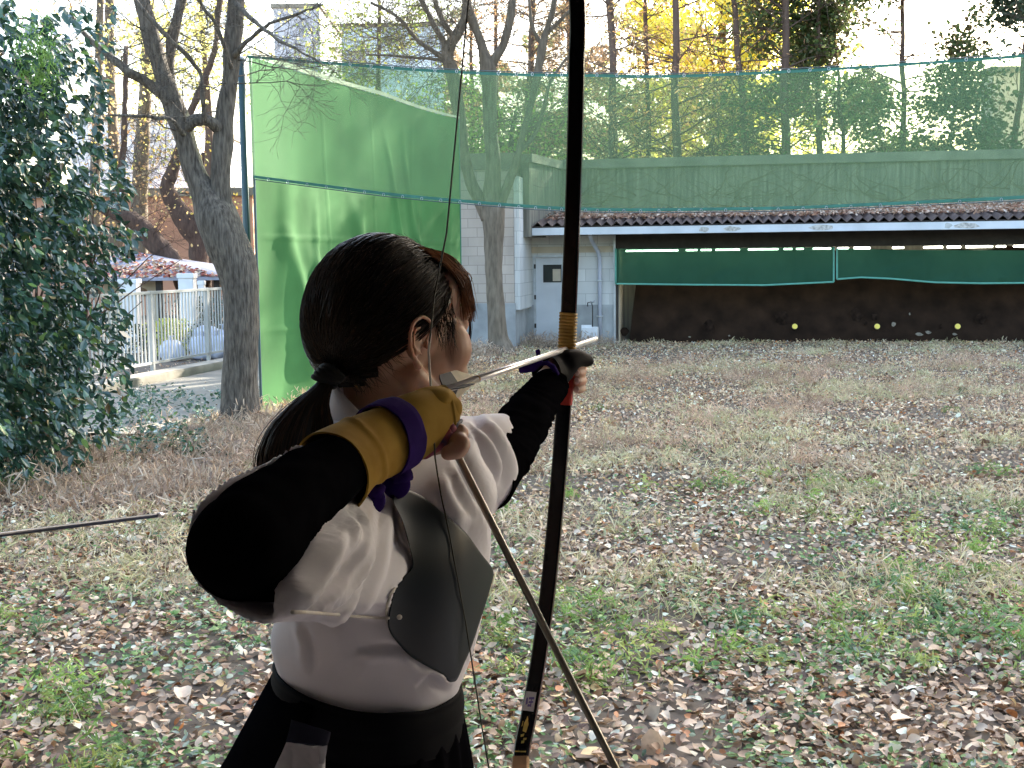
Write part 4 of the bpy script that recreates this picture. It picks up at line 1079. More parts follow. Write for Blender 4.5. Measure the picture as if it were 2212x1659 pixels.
HD = R(48)
Fh = Vector((sin(HD), cos(HD), 0)); Rh = Vector((cos(HD), -sin(HD), 0))
Hc = P(828, 692, 1.58)
def hl_(r, f, z): return Hc + Rh*r + Fh*f + Z*z
SA = Vector((.25, .968, 0)); CN = Vector((.968, -.25, 0))

def shape_mesh(name, mb, vox, it=4, fac=.5):
    me = mb.mesh(name + '_raw'); o = bpy.data.objects.new('tmp', me); COL.objects.link(o)
    m = o.modifiers.new('r', 'REMESH'); m.mode = 'VOXEL'; m.voxel_size = vox; m.use_smooth_shade = True
    s = o.modifiers.new('s', 'SMOOTH'); s.factor = fac; s.iterations = it
    dg = bpy.context.evaluated_depsgraph_get()
    out = bpy.data.meshes.new_from_object(o.evaluated_get(dg)); out.name = name
    bpy.data.objects.remove(o); bpy.data.meshes.remove(me)
    out.materials.clear()
    return out
def cap(mb, pts, rad, n=16):
    """tapering round-ended limb"""
    pts = [Vector(p) for p in pts]
    m = max(10, len(pts)*5)
    c = cr(np.array([[*p, r] for p, r in zip(pts, rad)]), np.linspace(0, 1, m))
    mb.tube([Vector(x[:3]) for x in c], list(c[:, 3]), n)
    mb.ell(pts[0], rad[0], nu=n, nv=10); mb.ell(pts[-1], rad[-1], nu=n, nv=10)

elb, wrR = P(518, 1180, 1.03), P(800, 965, 1.30)
shR, shL = Vector((-.19, 1.28, 1.64)), Vector((-.11, 1.60, 1.66))
wrL = P(1184, 828, 1.985)
b = MB(); AXH = (Rh, Fh, Z)
b.ell(hl_(0, -.004, .006), (.076, .094, .100), AXH, 32, 20)
b.ell(hl_(0, .048, -.040), (.064, .074, .080), AXH, 28, 18)
b.ell(hl_(0, .063, .030), (.062, .042, .052), AXH, 24, 16)
b.ell(hl_(0, .096, -.108), (.024, .024, .020), AXH)
for s in (1, -1):
    cap(b, [hl_(.056*s, .000, -.066), hl_(.050*s, .035, -.094), hl_(.016*s, .092, -.112)], [.018, .016, .016])
    b.ell(hl_(.036*s, .070, -.038), (.034, .036, .038), AXH); b.ell(hl_(.024*s, .078, -.074), (.032, .032, .034), AXH)          # cheek
    b.ell(hl_(.032*s, .101, .006), (.016, .012, .009), AXH)           # brow
    b.ell(hl_(.031*s, .1, -.008), (.013, .0115, .011), AXH)           # eyeball lid
cap(b, [hl_(0, .112, .0), hl_(0, .124, -.030), hl_(0, .131, -.044)], [.007, .008, .010])
for s in (1, -1): b.ell(hl_(.009*s, .122, -.047), (.007, .009, .006), AXH)
b.ell(hl_(0, .110, -.073), (.024, .014, .007), AXH); b.ell(hl_(0, .107, -.083), (.020, .014, .008), AXH)
cap(b, [hl_(0, -.004, -.055), hl_(.002, -.004, -.10), P(826, 965, 1.57)], [.055, .050, .058], 24)
cap(b, [hl_(.052, -.012, -.06), hl_(.03, .03, -.125), hl_(.005, .07, -.17)], [.012, .011, .012])
def ear(s):
    c = hl_(.079*s, -.001, -.022)
    def q(f, z, l): return c + Fh*(f*1.35 - .010) + Z*z*1.04 + Rh*(l*s)
    cap(b, [q(.010, -.002, .003), q(.014, .012, .006), q(.011, .023, .010), q(.001, .028, .013), q(-.010, .022, .016), q(-.016, .008, .019), q(-.015, -.006, .018), q(-.009, -.018, .013), q(-.001, -.029, .007)], [.002, .0027, .0031, .0032, .0032, .0031, .003, .0034, .0058], 10)
    cap(b, [q(.004, .017, .009), q(-.006, .013, .012), q(-.009, .002, .013), q(-.006, -.009, .011), q(.003, -.016, .007)], [.0018, .0024, .0025, .0024, .0024], 8)
    b.ell(q(.010, -.006, .006), (.003, .004, .006), AXH)
    b.ell(q(-.003, .001, .001), (.006, .013, .024), AXH)
ear(1); ear(-1)
# trunk, arms, legs
b.ell((-.165, 1.47, 1.585), (.16, .082, .15), (SA, CN, Z), 32, 20)
b.ell((-.172, 1.475, 1.44), (.115, .078, .15), (SA, CN, Z), 32, 20)
b.ell((-.172, 1.48, 1.25), (.145, .095, .13), (SA, CN, Z), 32, 20)
cap(b, [P(812, 965, 1.57), Vector((-.165, 1.5, 1.66))], [.06, .07])
cap(b, [(-.165, 1.42, 1.655), shR], [.05, .044]); cap(b, [shR, elb], [.042, .032]); cap(b, [elb, P(556, 1136, 1.07), P(618, 1090, 1.13), P(690, 1035, 1.20), P(760, 985, 1.265), wrR], [.034, .034, .031, .027, .024, .023])
b2 = MB()
cap(b, [(-.165, 1.5, 1.655), shL], [.05, .046]); cap(b, [shL, P(1082, 970, 1.76), P(1136, 900, 1.87), P(1170, 856, 1.945), wrL], [.044, .030, .026, .021, .0215])
cap(b, [(-.15, 1.56, 1.2), (-.11, 1.74, .85), (-.08, 1.90, .47)], [.085, .055, .036]); cap(b, [(-.2, 1.40, 1.2), (-.26, 1.22, .85), (-.31, 1.06, .47)], [.085, .055, .036])
for fx, fy in ((-.08, 1.90), (-.31, 1.06)): cap(b, [(fx-.02, fy, .425), (fx+.08, fy-.02, .42), (fx+.17, fy-.04, .405)], [.036, .034, .022])
# left hand closed round the grip
palm = [P(1186, 826, 1.99), P(1197, 824, 2.02), P(1203, 826, 2.05)]
cap(b, palm, [.025, .024, .019])
b.ell(P(1206, 836, 2.045), (.009, .018, .026)); b.ell(P(1196, 812, 2.055), (.010, .028, .026))
cap(b, [P(1188, 812, 2.0), P(1205, 790, 2.03), P(1235, 779, 2.032), P(1256, 777, 2.045), P(1272, 780, 2.058)], [.018, .017, .0125, .010, .008])
for v, r, L in ((789, .0078, 0), (803, .0073, 2), (821, .0074, 2), (839, .0068, 0)):
    cap(b, [P(1194, v+4, 2.06), P(1204, v, 2.088), P(1226, v-3, 2.096), P(1248+L, v-2, 2.092), P(1257+L, v, 2.075), P(1253+L, v+3, 2.050), P(1246+L, v+4, 2.040)], [r*1.15, r*1.1, r, r*1.02, r, r*.95, r*.85], 12)
# right hand inside and below the shooting glove
cap(b, [wrR, P(850, 935, 1.335), P(905, 915, 1.365), P(935, 908, 1.38)], [.026, .028, .030, .026])
cap(b, [P(900, 895, 1.36), P(945, 873, 1.385), P(972, 878, 1.40)], [.012, .010, .009])        # thumb
cap(b, [P(920, 905, 1.375), P(955, 895, 1.395), P(975, 905, 1.40), P(960, 918, 1.395)], [.010, .010, .009, .008])   # index
cap(b, [P(920, 922, 1.38), P(960, 912, 1.395), P(978, 918, 1.40), P(962, 930, 1.395)], [.010, .010, .009, .008])    # middle
cap(b, [P(915, 945, 1.375), P(955, 938, 1.39), P(986, 930, 1.385), P(996, 936, 1.378), P(985, 947, 1.37)], [.011, .0105, .0095, .009, .0085], 12)  # ring
cap(b, [P(905, 965, 1.37), P(940, 962, 1.382), P(978, 952, 1.372), P(996, 957, 1.362), P(990, 972, 1.355), P(968, 978, 1.352)], [.012, .0115, .011, .0105, .010, .0088], 12)  # little
person = link('person', shape_mesh('person', b, .0026, 5, .5), m_skin)
tag(person, 'archer in white top and black pleated skirt at full draw, ponytail, seen from behind', 'person')
for v in (805, 823, 841): MB().ell(P(1246, v, 2.032), (.0045, .0022, .0055)).build('nail', m_nail, person)

# ---- loft helpers
def ringE(c, a, bb, K=16, ph=0): return [Vector(c) + Vector(a)*cos(2*pi*k/K+ph) + Vector(bb)*sin(2*pi*k/K+ph) for k in range(K)]
def loft_pts(rings, nu, nv):
    Rr = np.array([[list(p) for p in r] for r in rings])
    tq = np.linspace(0, 1, nv+1); ta = np.arange(nu)/nu
    a = np.stack([cr(Rr[i], ta, True) for i in range(len(Rr))])       # rings x nu x 3
    out = np.stack([cr(a[:, j], tq) for j in range(nu)], 1)           # nv+1 x nu x 3
    return out
def loft_mesh(mb, rings, nu=96, nv=60, disp=None, closed_ends=False, thick=0):
    g = loft_pts(rings, nu, nv)
    du = np.roll(g, -1, 1) - np.roll(g, 1, 1)
    dv = np.gradient(g, axis=0)
    n = np.cross(du, dv); n /= np.maximum(np.linalg.norm(n, axis=2, keepdims=True), 1e-9)
    c = g.mean(axis=1, keepdims=True); s = np.sign(((g - c)*n).sum()); n = n*s
    if disp:
        d = np.array([[disp(i/nu, j/nv, Vector(g[j, i])) for i in range(nu)] for j in range(nv+1)])
        g = g + n*d[..., None]
    def put(gg, flip):
        fs = []
        for j in range(nv):
            for i in range(nu):
                i2 = (i+1) % nu; f = (j*nu+i, j*nu+i2, (j+1)*nu+i2, (j+1)*nu+i)
                fs.append(f[::-1] if flip else f)
        if closed_ends: fs += [tuple(range(nu)), tuple(nv*nu + k for k in range(nu))[::-1]]
        mb.add(gg.reshape(-1, 3), fs, True)
    put(g, s < 0)
    if thick:
        gi = g - n*thick; put(gi, s > 0)
        # rims
        for j in (0, nv):
            mb.add(np.concatenate([g[j], gi[j]]), [(i, (i+1) % nu, nu+(i+1) % nu, nu+i) for i in range(nu)], True)
    return g
def ridge(x, sharp=2.0): return (abs(sin(pi*x)))**sharp
def nz(p, s, k=0): return noise.noise(Vector((p.x*s, p.y*s, p.z*s + k)))

# ---- black undershirt: right arm bent at the elbow, left arm stretched out
m1 = MB()
cap(m1, [P(528, 1184, 1.03), P(559, 1138, 1.07), P(618, 1090, 1.13), P(690, 1035, 1.20), P(760, 985, 1.265)], [.0415, .0435, .0405, .0365, .032], 32)
cap(m1, [shR, elb], [.052, .045], 24)
me = shape_mesh('undershirt_right', m1, .004, 6)
for v in me.vertices:
    v.co += Vector((0, 0, 1)) * .0016*nz(v.co, 40) + v.normal*(.0022*nz(v.co, 28, 4))
link('undershirt_sleeve', me, m_under, person)
m1 = MB()
def wr_(a, q, p):
    k = .0026*ridge(q*13 + 1.6*sin(2*pi*a) + 2*nz(p, 12)) * (q > .15)
    return k + .003*nz(p, 14)
loft_mesh(m1, [ringE(P(u, v, y), CN*r, Z.cross(CN)*0 + Vector((-.15, -.05, .98))*r*1.0) for u, v, y, r in ()] or
    [ringE(c, a_*r, b_*r) for c, r, a_, b_ in [(P(u, v, y), r, *((lambda d: ((d.cross(Z)).normalized(), d.cross(Z).cross(d).normalized()))((P(1188, 832, 1.99)-P(1060, 1000, 1.68)).normalized()))) for u, v, y, r in ((1046, 1040, 1.64, .042), (1084, 982, 1.74, .0405), (1121, 928, 1.83, .0385), (1151, 884, 1.90, .035), (1178, 847, 1.955, .0285), (1191, 833, 1.985, .0265))]],
    64, 110, wr_, thick=.002)
m1.build('undershirt_cuff', m_under, person, recalc=False)

# ---- white jacket
def torso_rows():
    rows = [(806, 900, 1.545, .066, .060), (806, 925, 1.535, .095, .072), (812, 960, 1.52, .135, .088), (835, 1010, 1.50, .160, .100), (850, 1100, 1.47, .168, .105), (850, 1200, 1.46, .162, .112), (830, 1290, 1.46, .150, .118), (812, 1360, 1.46, .135, .122), (800, 1425, 1.46, .118, .113), (796, 1475, 1.46, .112, .104), (796, 1530, 1.46, .108, .100)]
    return rows
ROWS = torso_rows()
def tring(r, off=0):
    u, v, y, A_, B_ = r; c = P(u, v, y)
    return ringE(c, SA*(A_+off), CN*(B_+off) + Z*(-.02 if v > 1380 else 0)*((v-1380)/100 if v < 1480 else 1), 20)
def shell(mb, rings, nu, nv, pocket=0, dirn=None, thick=.0085):
    """closed loft; with pocket > 0 its first end is a sleeve mouth that goes in by that depth"""
    g = loft_pts(rings, nu, nv); rows = [r for r in g]
    if pocket:
        c0 = g[0].mean(0); pre = []
        for k in range(7):
            f_ = 1 - k/6; c = np.array(dirn)*pocket*f_
            sc = 1 - thick/np.linalg.norm(g[0]-c0, axis=1, keepdims=True)*(1 + 1.2*f_)
            pre.append(c0 + (g[0]-c0)*sc + c)
        rows = pre + rows
    rows = np.array(rows); m_ = len(rows)
    fs = [(j*nu+i, j*nu+(i+1) % nu, (j+1)*nu+(i+1) % nu, (j+1)*nu+i) for j in range(m_-1) for i in range(nu)]
    V = list(rows.reshape(-1, 3)); 
    for j in (0, m_-1):
        V.append(rows[j].mean(0)); c = len(V)-1
        fs += [((j*nu+(i+1) % nu), j*nu+i, c) if j == 0 else (j*nu+i, j*nu+(i+1) % nu, c) for i in range(nu)]
    t_ = MB().add(V, fs, True); me = t_.mesh('t'); bm = bmesh.new(); bm.from_mesh(me); bmesh.ops.recalc_face_normals(bm, faces=bm.faces)
    bm.verts.ensure_lookup_table(); mb.add([v.co for v in bm.verts], [[v.index for v in f.verts] for f in bm.faces], True); bm.free()
rim = [(650,958,1.225),(586,988,1.17),(514,1020,1.11),(447,1058,1.06),(403,1110,1.025),(391,1185,1.005),(413,1254,1.0),(465,1307,1.0),(525,1338,1.0),(582,1349,1.005),(618,1305,1.01),(640,1228,1.045),(676,1150,1.11),(700,1050,1.19)]
def endp(i, n, cu, cv, su, sv, y, dy):
    th_ = pi/2 + .25 + 2*pi*i/n
    return P(cu + su*cos(th_), cv - sv*sin(th_), y - dy*sin(2*pi*i/n*1.0 - .9))
K = len(rim)
r0_ = [P(*q) for q in rim]
rE = [endp(i, K, 850, 1172, 120, 168, 1.43, .07) for i in range(K)]
rM = [r0_[i].lerp(rE[i], .4) + (Vector((0, -.012, -.006)) if i in (9, 10, 11, 12) else Vector((0, 0, 0))) for i in range(K)]
rM2 = [r0_[i].lerp(rE[i], .7) + (Vector((0, -.006, -.010)) if i in (9, 10, 11, 12) else Vector((0, 0, 0))) for i in range(K)]
ja = MB()
shell(ja, [tring(r) for r in ROWS], 90, 60)
cin = sum(rE, Vector())/K - sum(r0_, Vector())/K
shell(ja, [r0_, rM, rM2, rE], 110, 60, .16, cin.normalized())
def lring(u, v, y, du, dv_, dep, w_):
    c = P(u, v, y); a_ = P(u+du, v+dv_, y) - c
    return ringE(c, a_, Vector((w_, dep, 0)), 16)
lr_ = [lring(1083, 996, 1.80, 16, -104, -.040, .030), lring(1072, 997, 1.775, 10, -104, -.050, .034), lring(1040, 1005, 1.70, -2, -108, -.062, .036), lring(995, 1030, 1.62, -14, -112, -.075, .030), lring(940, 1060, 1.54, -20, -110, -.08, .02)]
shell(ja, lr_, 110, 50, .085, (P(1045, 1003, 1.71)-P(1083, 996, 1.8)).normalized(), .011)
jm = shape_mesh('white_jacket', ja, .0031, 12, .6)
from mathutils.bvhtree import BVHTree
jv = [v.co.copy() for v in jm.vertices]; JB = BVHTree.FromPolygons(jv, [tuple(p.vertices) for p in jm.polygons])
def cl_(u, v, y=1.3):
    h = JB.ray_cast(CAM, ray(u, v), 3)
    return h[0] if h[0] is not None and abs(h[0].y-y) < .5 else P(u, v, y)
CREASE = [   # polylines of the fold lines with height and width
 ([cl_(738,1092), cl_(747,1170), cl_(742,1232), cl_(700,1290), cl_(652,1335)], .013, .0062),
 ([cl_(778,1085), cl_(776,1170), cl_(752,1260), cl_(716,1330)], .010, .0068),
 ([cl_(700,1125), cl_(706,1180), cl_(680,1240), cl_(630,1300), cl_(596,1335)], .012, .0058),
 ([cl_(668,1165), cl_(674,1205), cl_(652,1255), cl_(614,1305)], .009, .005),
 ([cl_(812,1085), cl_(822,1180), cl_(800,1270), cl_(772,1325)], .007, .008),
 ([cl_(725,1150), cl_(722,1220), cl_(680,1285), cl_(625,1335)], .006, .005),
 ([cl_(640,1345), cl_(655,1400), cl_(650,1455)], .0035, .007),
 ([cl_(730,1345), cl_(738,1400), cl_(722,1465)], .0025, .010),
 ([cl_(760,1425), cl_(830,1415), cl_(880,1428), cl_(905,1462)], .004, .007),
 ([cl_(975,1478), cl_(930,1445), cl_(892,1475)], .005, .006)]
CREL = [
 ([cl_(1003,918,1.7), cl_(1034,960,1.7), cl_(1058,1010,1.7), cl_(1062,1075,1.7)], .010, .0062),
 ([cl_(1038,905,1.7), cl_(1078,950,1.7), cl_(1098,1010,1.7), cl_(1088,1078,1.7)], .009, .0062),
 ([cl_(992,935,1.6), cl_(1006,1000,1.6), cl_(1038,1080,1.6), cl_(1056,1170,1.6)], .011, .0065),
 ([cl_(958,1000,1.55), cl_(985,1070,1.55), cl_(1018,1130,1.55), cl_(1046,1195,1.55)], .009, .006),
 ([cl_(940,1030,1.5), cl_(960,1095,1.5), cl_(1000,1150,1.5)], .008, .006)]
def crease(XZ, lst):
    h = np.zeros(len(XZ))
    for pts, am, wd in lst:
        c = cr(np.array([[p.x, p.z] for p in pts]), np.linspace(0, 1, 40)); d = np.gradient(c, axis=0)
        best = np.full(len(XZ), 9.); k_ = np.zeros(len(XZ), int)
        for k in range(40):
            e_ = np.linalg.norm(XZ - c[k], axis=1); m_ = e_ < best; best[m_] = e_[m_]; k_[m_] = k
        dd = d[k_]/np.linalg.norm(d[k_], axis=1, keepdims=True); rel = XZ - c[k_]
        x = (rel[:, 0]*dd[:, 1] - rel[:, 1]*dd[:, 0])/wd
        al = np.abs((rel*dd).sum(1))/wd; t_ = k_/39
        env = np.minimum(1, t_*4+.25)*np.minimum(1, (1-t_)*3.5+.05)*np.exp(-al*al)
        prof = np.exp(-x*x*.55) - .75*np.exp(-((x+1.55)/.75)**2) + .25*np.exp(-((x-2.4)/1.3)**2)
        h += am*prof*env
    return h
VX = np.array([list(p) for p in jv]); VN = np.array([list(v.normal) for v in jm.vertices])
k = np.array([.004*noise.noise(p*9) + .0016*noise.noise(p*24 + Vector((0, 0, 3))) for p in jv])
s_ = lambda x, a_, w_: 1/(1+np.exp(-np.clip((x-a_)/w_, -30, 30)))
k += 1.5*crease(VX[:, [0, 2]], CREASE) * s_(1.46 - VX[:, 1], 0, .015) * s_(.3 - VN[:, 1], 0, .1) * .9
k += 1.3*crease(VX[:, [0, 2]], CREL) * s_(1.715 - VX[:, 1], 0, .012) * s_(VX[:, 0], -.13, .01) * s_(.4 - VN[:, 1], 0, .1)
JB2 = BVHTree.FromPolygons([tuple(q) for q in (VX + VN*k[:, None])], [tuple(p.vertices) for p in jm.polygons])
jm.vertices.foreach_set('co', (VX + VN*k[:, None]).astype(np.float32).ravel()); jm.update()
link('white_jacket', jm, m_gi, person)
# collar band standing round the neck
cl = MB(); g = []
NC = 60
for j, (dr, dz, th_) in enumerate(((0, .014, 0), (.004, .0, 0), (.010, -.018, 0), (.014, -.032, 0), (.009, -.033, 0), (.004, -.016, 0), (-.003, .0, 0), (-.004, .013, 0))):
    for k in range(NC+1):
        ph = R(-150) + R(300)*k/NC + pi
        bk_ = -cos(ph)
        c = P(820, 893, 1.55) + CN*cos(ph)*(.058+dr) + SA*sin(ph)*(.056+dr) + Z*(.010 + .022*bk_ + dz)
        c += CN*(.02*(1-bk_)) - Z*(.045*(1-bk_)*.8)
        g.append(c)
n8 = 8
cl.add(g, [(j*(NC+1)+k, j*(NC+1)+k+1, ((j+1) % n8)*(NC+1)+k+1, ((j+1) % n8)*(NC+1)+k) for j in range(n8) for k in range(NC)], True)
cl.build('collar', m_gi, person)

# torso near surface, used to lay things on the jacket
def torso_y(u, v):
    r = ray(u, v); h = JB.ray_cast(CAM, r, 3)
    return h[0].y if h[0] is not None else None
def torso_y2(u, v):
    h = JB2.ray_cast(CAM, ray(u, v), 3)
    return h[0].y if h[0] is not None else 9
# chest guard
cg = [(852,1062),(848,1080),(860,1105),(872,1135),(884,1181),(891,1215),(886,1232),(866,1253),(849,1283),(840,1324),(838,1352),(850,1378),(887,1418),(931,1444),(959,1459),(967,1471),(978,1473),(988,1467),(1002,1435),(1018,1398),(1036,1345),(1050,1303),(1060,1268),(1066,1243),(1062,1226),(1040,1198),(1009,1155),(985,1132),(958,1110),(914,1074),(885,1060),(868,1056)]
cgd = cr(np.array(cg, float), np.linspace(0, 1, 161)[:-1], True)
cc = np.array([960., 1265.])
mbg = MB(); NR = 26; vv_ = []; YG = np.zeros((NR+1, 160)); UV = np.zeros((NR+1, 160, 2))
for j in range(NR+1):
    f_ = 1 - j/NR*.999
    for k in range(160):
        u, v = cc + (cgd[k]-cc)*f_; UV[j, k] = (u, v)
        uu_ = u; y = torso_y(uu_, v)
        while y is None or y > 1.62: uu_ -= 4; y = torso_y(uu_, v)
        YG[j, k] = y + max(0, (u-uu_))*.0008
Uf = (UV[..., 0].ravel()-950)/100; Vf = (UV[..., 1].ravel()-1260)/100
basis = lambda a, b_: np.stack([a*0+1, a, b_, a*a, a*b_, b_*b_, a**3, a*a*b_, a*b_*b_, b_**3], 1)
co_ = np.linalg.lstsq(basis(Uf, Vf), YG.ravel(), rcond=None)[0]
def guard_y(u, v):
    a_, b_ = (u-950)/100, (v-1260)/100
    y = (basis(a_, b_) @ co_) - .013
    y = y - .006*np.exp(-((u-985-(v-1300)*.05)/26)**2)*np.clip((v-1270)/200, 0, 1)      # soft standing crease
    return y - .003*np.sin(u*.013+1)*np.sin(v*.011)
GY = guard_y(UV[..., 0].ravel(), UV[..., 1].ravel())
vv_ = [P(u, v, y) for (u, v), y in zip(UV.reshape(-1, 2), GY)]
# press the jacket down where the guard lies on it
C2 = np.array([list(v.co) for v in jm.vertices]); rel = C2 - np.array([0, 0, H])
wd_ = rel @ np.array(_F); uq = CX + FPX*(rel @ np.array(_R))/wd_; vq = CY - FPX*(rel @ np.array(_U))/wd_
ins = np.zeros(len(uq), bool); xx, yy2 = cgd[:, 0], cgd[:, 1]
for k in range(160):
    x1, y1_, x2, y2_ = xx[k-1], yy2[k-1], xx[k], yy2[k]
    with np.errstate(divide='ignore', invalid='ignore'):
        ins ^= ((y1_ > vq) != (y2_ > vq)) & (uq < (x2-x1)*(vq-y1_)/(y2_-y1_+1e-9) + x1)
gyq = guard_y(uq, vq) + .005
push = ins & (C2[:, 1] < gyq) & (C2[:, 1] > gyq - .06)
f_ = np.where(push, gyq/C2[:, 1], 1)[:, None]
C2 = np.array([0, 0, H]) + rel*f_
jm.vertices.foreach_set('co', C2.astype(np.float32).ravel()); jm.update()
fs = [(j*160+k, j*160+(k+1) % 160, (j+1)*160+(k+1) % 160, (j+1)*160+k) for j in range(NR) for k in range(160)]
back = [p + Vector((0, .0028, 0)) for p in vv_]
nvv = len(vv_)
fs2 = [tuple(nvv+i for i in f[::-1]) for f in fs] + [(k, nvv+k, nvv+(k+1) % 160, (k+1) % 160) for k in range(160)]
gu = mbg.add(vv_ + back, fs + fs2, True).build('chest_guard', m_chest, person)
def onT(u, v, off=.012): return P(u, v, min(torso_y2(u, v), float(guard_y(np.array([u]), np.array([v]))[0]) + (0 if u > 838 else .02), 1.6) - off*.35)
MB().tube([onT(u, v, .014) for u, v in ((632, 1322), (665, 1323), (700, 1326), (730, 1328), (760, 1331), (790, 1333), (820, 1335), (840, 1335))], .0016, 6).build('cord', m_cord, gu)
MB().ell(onT(863, 1333, .05), .0028).build('knot', m_cord, gu)
MB().tube([onT(u, v, .016) for u, v in ((853, 1271), (843, 1285), (837, 1305), (835, 1325), (837, 1345))], .0016, 6).build('side_cord', m_cord, gu)

# ---- belt and pleated skirt
def wr2(u, v, y, A_, B_, tilt): return ringE(P(u, v, y), SA*A_, CN*B_ + Z*tilt, 20)
be = MB()
loft_mesh(be, [wr2(796, 1455, 1.455, .113, .106, -.020), wr2(796, 1458, 1.455, .117, .110, -.020), wr2(797, 1490, 1.455, .120, .1115, -.020), wr2(798, 1525, 1.455, .119, .111, -.018), wr2(799, 1560, 1.455, .120, .111, -.016)], 120, 30, lambda a, q, p: .0012*nz(p, 20) + .002*ridge(q*3+.3*nz(p, 4), .5), thick=.003)
be.build('belt', m_obi, person, recalc=False)
sk_ = MB()
def pleat(a, q, p):
    fr = .5 + .5*cos(2*pi*(a - .25))       # a=.25 is the front (CN side)
    return (.004 + .022*q)*(abs(((a*22) % 1)-.5)*2-.5)*(.35+.65*fr) + .004*nz(p, 6)
loft_mesh(sk_, [ringE((-.167, 1.455, 1.412), SA*.112, CN*.104 - Z*.016, 20), ringE((-.172, 1.455, 1.35), SA*.128, CN*.116 - Z*.008, 20), ringE((-.182, 1.455, 1.26), SA*.165, CN*.132, 20), ringE((-.19, 1.455, 1.15), SA*.22, CN*.155, 20), ringE((-.19, 1.46, .85), SA*.36, CN*.20, 20), ringE((-.18, 1.47, .50), SA*.47, CN*.25, 20)], 240, 70, pleat, thick=.002)
hk = sk_.build('pleated_skirt', m_hak, person, recalc=False)
# stiff back panel of the skirt
bp_ = MB(); vv_ = []
for j in range(13):
    q = j/12
    for k in range(21):
        an = R(-150) + R(135)*k/20
        rr_ = .118 + .14*q; AA = .125 + .11*q
        p = Vector((-.165-.022*q, 1.455, 1.475 - .29*q + .012*cos(an*1.0))) + SA*(-cos(an)*AA)*-1*0 + CN*(sin(an)*rr_) + SA*(cos(an)*AA*-1)
        if q < .5: p.z -= .03*max(0, (an - R(-90))/R(75))*(1-q)
        vv_.append(p)
bp_.add(vv_, [(j*21+k, j*21+k+1, (j+1)*21+k+1, (j+1)*21+k) for j in range(12) for k in range(20)], True)
bo = bp_.build('back_panel', m_hak, hk)
so_ = bo.modifiers.new('t', 'SOLIDIFY'); so_.thickness = .004
# side slit with navy tie and white cloth
def sy(u, v): return 1.328 - (v-1560)/100*.028 + ((u-660)/100)**2*.01
def patch(name, pts, m, par, off=0, nx_=14, ny_=14, wob=.002):
    (a, b_, c, d) = [np.array(q, float) for q in pts]; vv_ = []
    for j in range(ny_+1):
        for i in range(nx_+1):
            s_, t_ = i/nx_, j/ny_
            u, v = (a*(1-s_)+b_*s_)*(1-t_) + (d*(1-s_)+c*s_)*t_
            vv_.append(P(u, v, sy(u, v) - off - wob*noise.noise(Vector((u*.05, v*.03, off*900)))))
    o = MB().add(vv_, [(j*(nx_+1)+i, j*(nx_+1)+i+1, (j+1)*(nx_+1)+i+1, (j+1)*(nx_+1)+i) for j in range(ny_) for i in range(nx_)], True).build(name, m, par)
    md = o.modifiers.new('t', 'SOLIDIFY'); md.thickness = .003
    return o
patch('navy_tie', [(630, 1556), (714, 1582), (706, 1612), (618, 1604)], m_navy, hk, .004)
w1 = patch('white_underlayer', [(618, 1606), (704, 1614), (690, 1760), (555, 1760)], m_gi, hk, .010, wob=.006)
patch('white_tie_end', [(624, 1618), (634, 1614), (690, 1652), (682, 1662)], m_gi, w1, .012)
patch('white_tie_loop', [(690, 1616), (706, 1612), (700, 1650), (690, 1650)], m_gi, w1, .012)

# ---- shooting glove on the right hand
gax = [P(720, 1021, 1.235), P(775, 978, 1.28), P(835, 948, 1.325), P(885, 922, 1.355), P(925, 905, 1.38), P(955, 893, 1.395), P(976, 888, 1.405), P(990, 886, 1.41)]
grad = [(.0405, .0405), (.0372, .0378), (.0365, .0370), (.0350, .0370), (.0325, .0360), (.0270, .0330), (.0190, .0260), (.004, .006)]
def frame(d):
    a_ = d.cross(Z).normalized(); return a_, a_.cross(d).normalized()
rings = []
for i, (c, (ra, rb)) in enumerate(zip(gax, grad)):
    d = (gax[min(i+1, 7)] - gax[max(i-1, 0)]).normalized(); a_, b_ = frame(d)
    rings.append(ringE(c, a_*ra, b_*rb, 16))
gl = MB()
def gdisp(a, q, p):
    k = .0025*nz(p, 24) + .0035*nz(p, 11, 5)
    k += .0014*math.exp(-((q-.27+.03*sin(2*pi*a*2))/.012)**2) + .0018*math.exp(-((q-.16+.05*sin(2*pi*a+1))/.012)**2) + .002*math.exp(-((q-.72+.05*cos(2*pi*a*2))/.014)**2)
    k += .004*max(0, 1-q*9)                                      # flaring cuff edge
    return k
loft_mesh(gl, rings, 96, 90, gdisp, thick=.0022)
yg = gl.build('shooting_glove', m_yug, person, recalc=False)
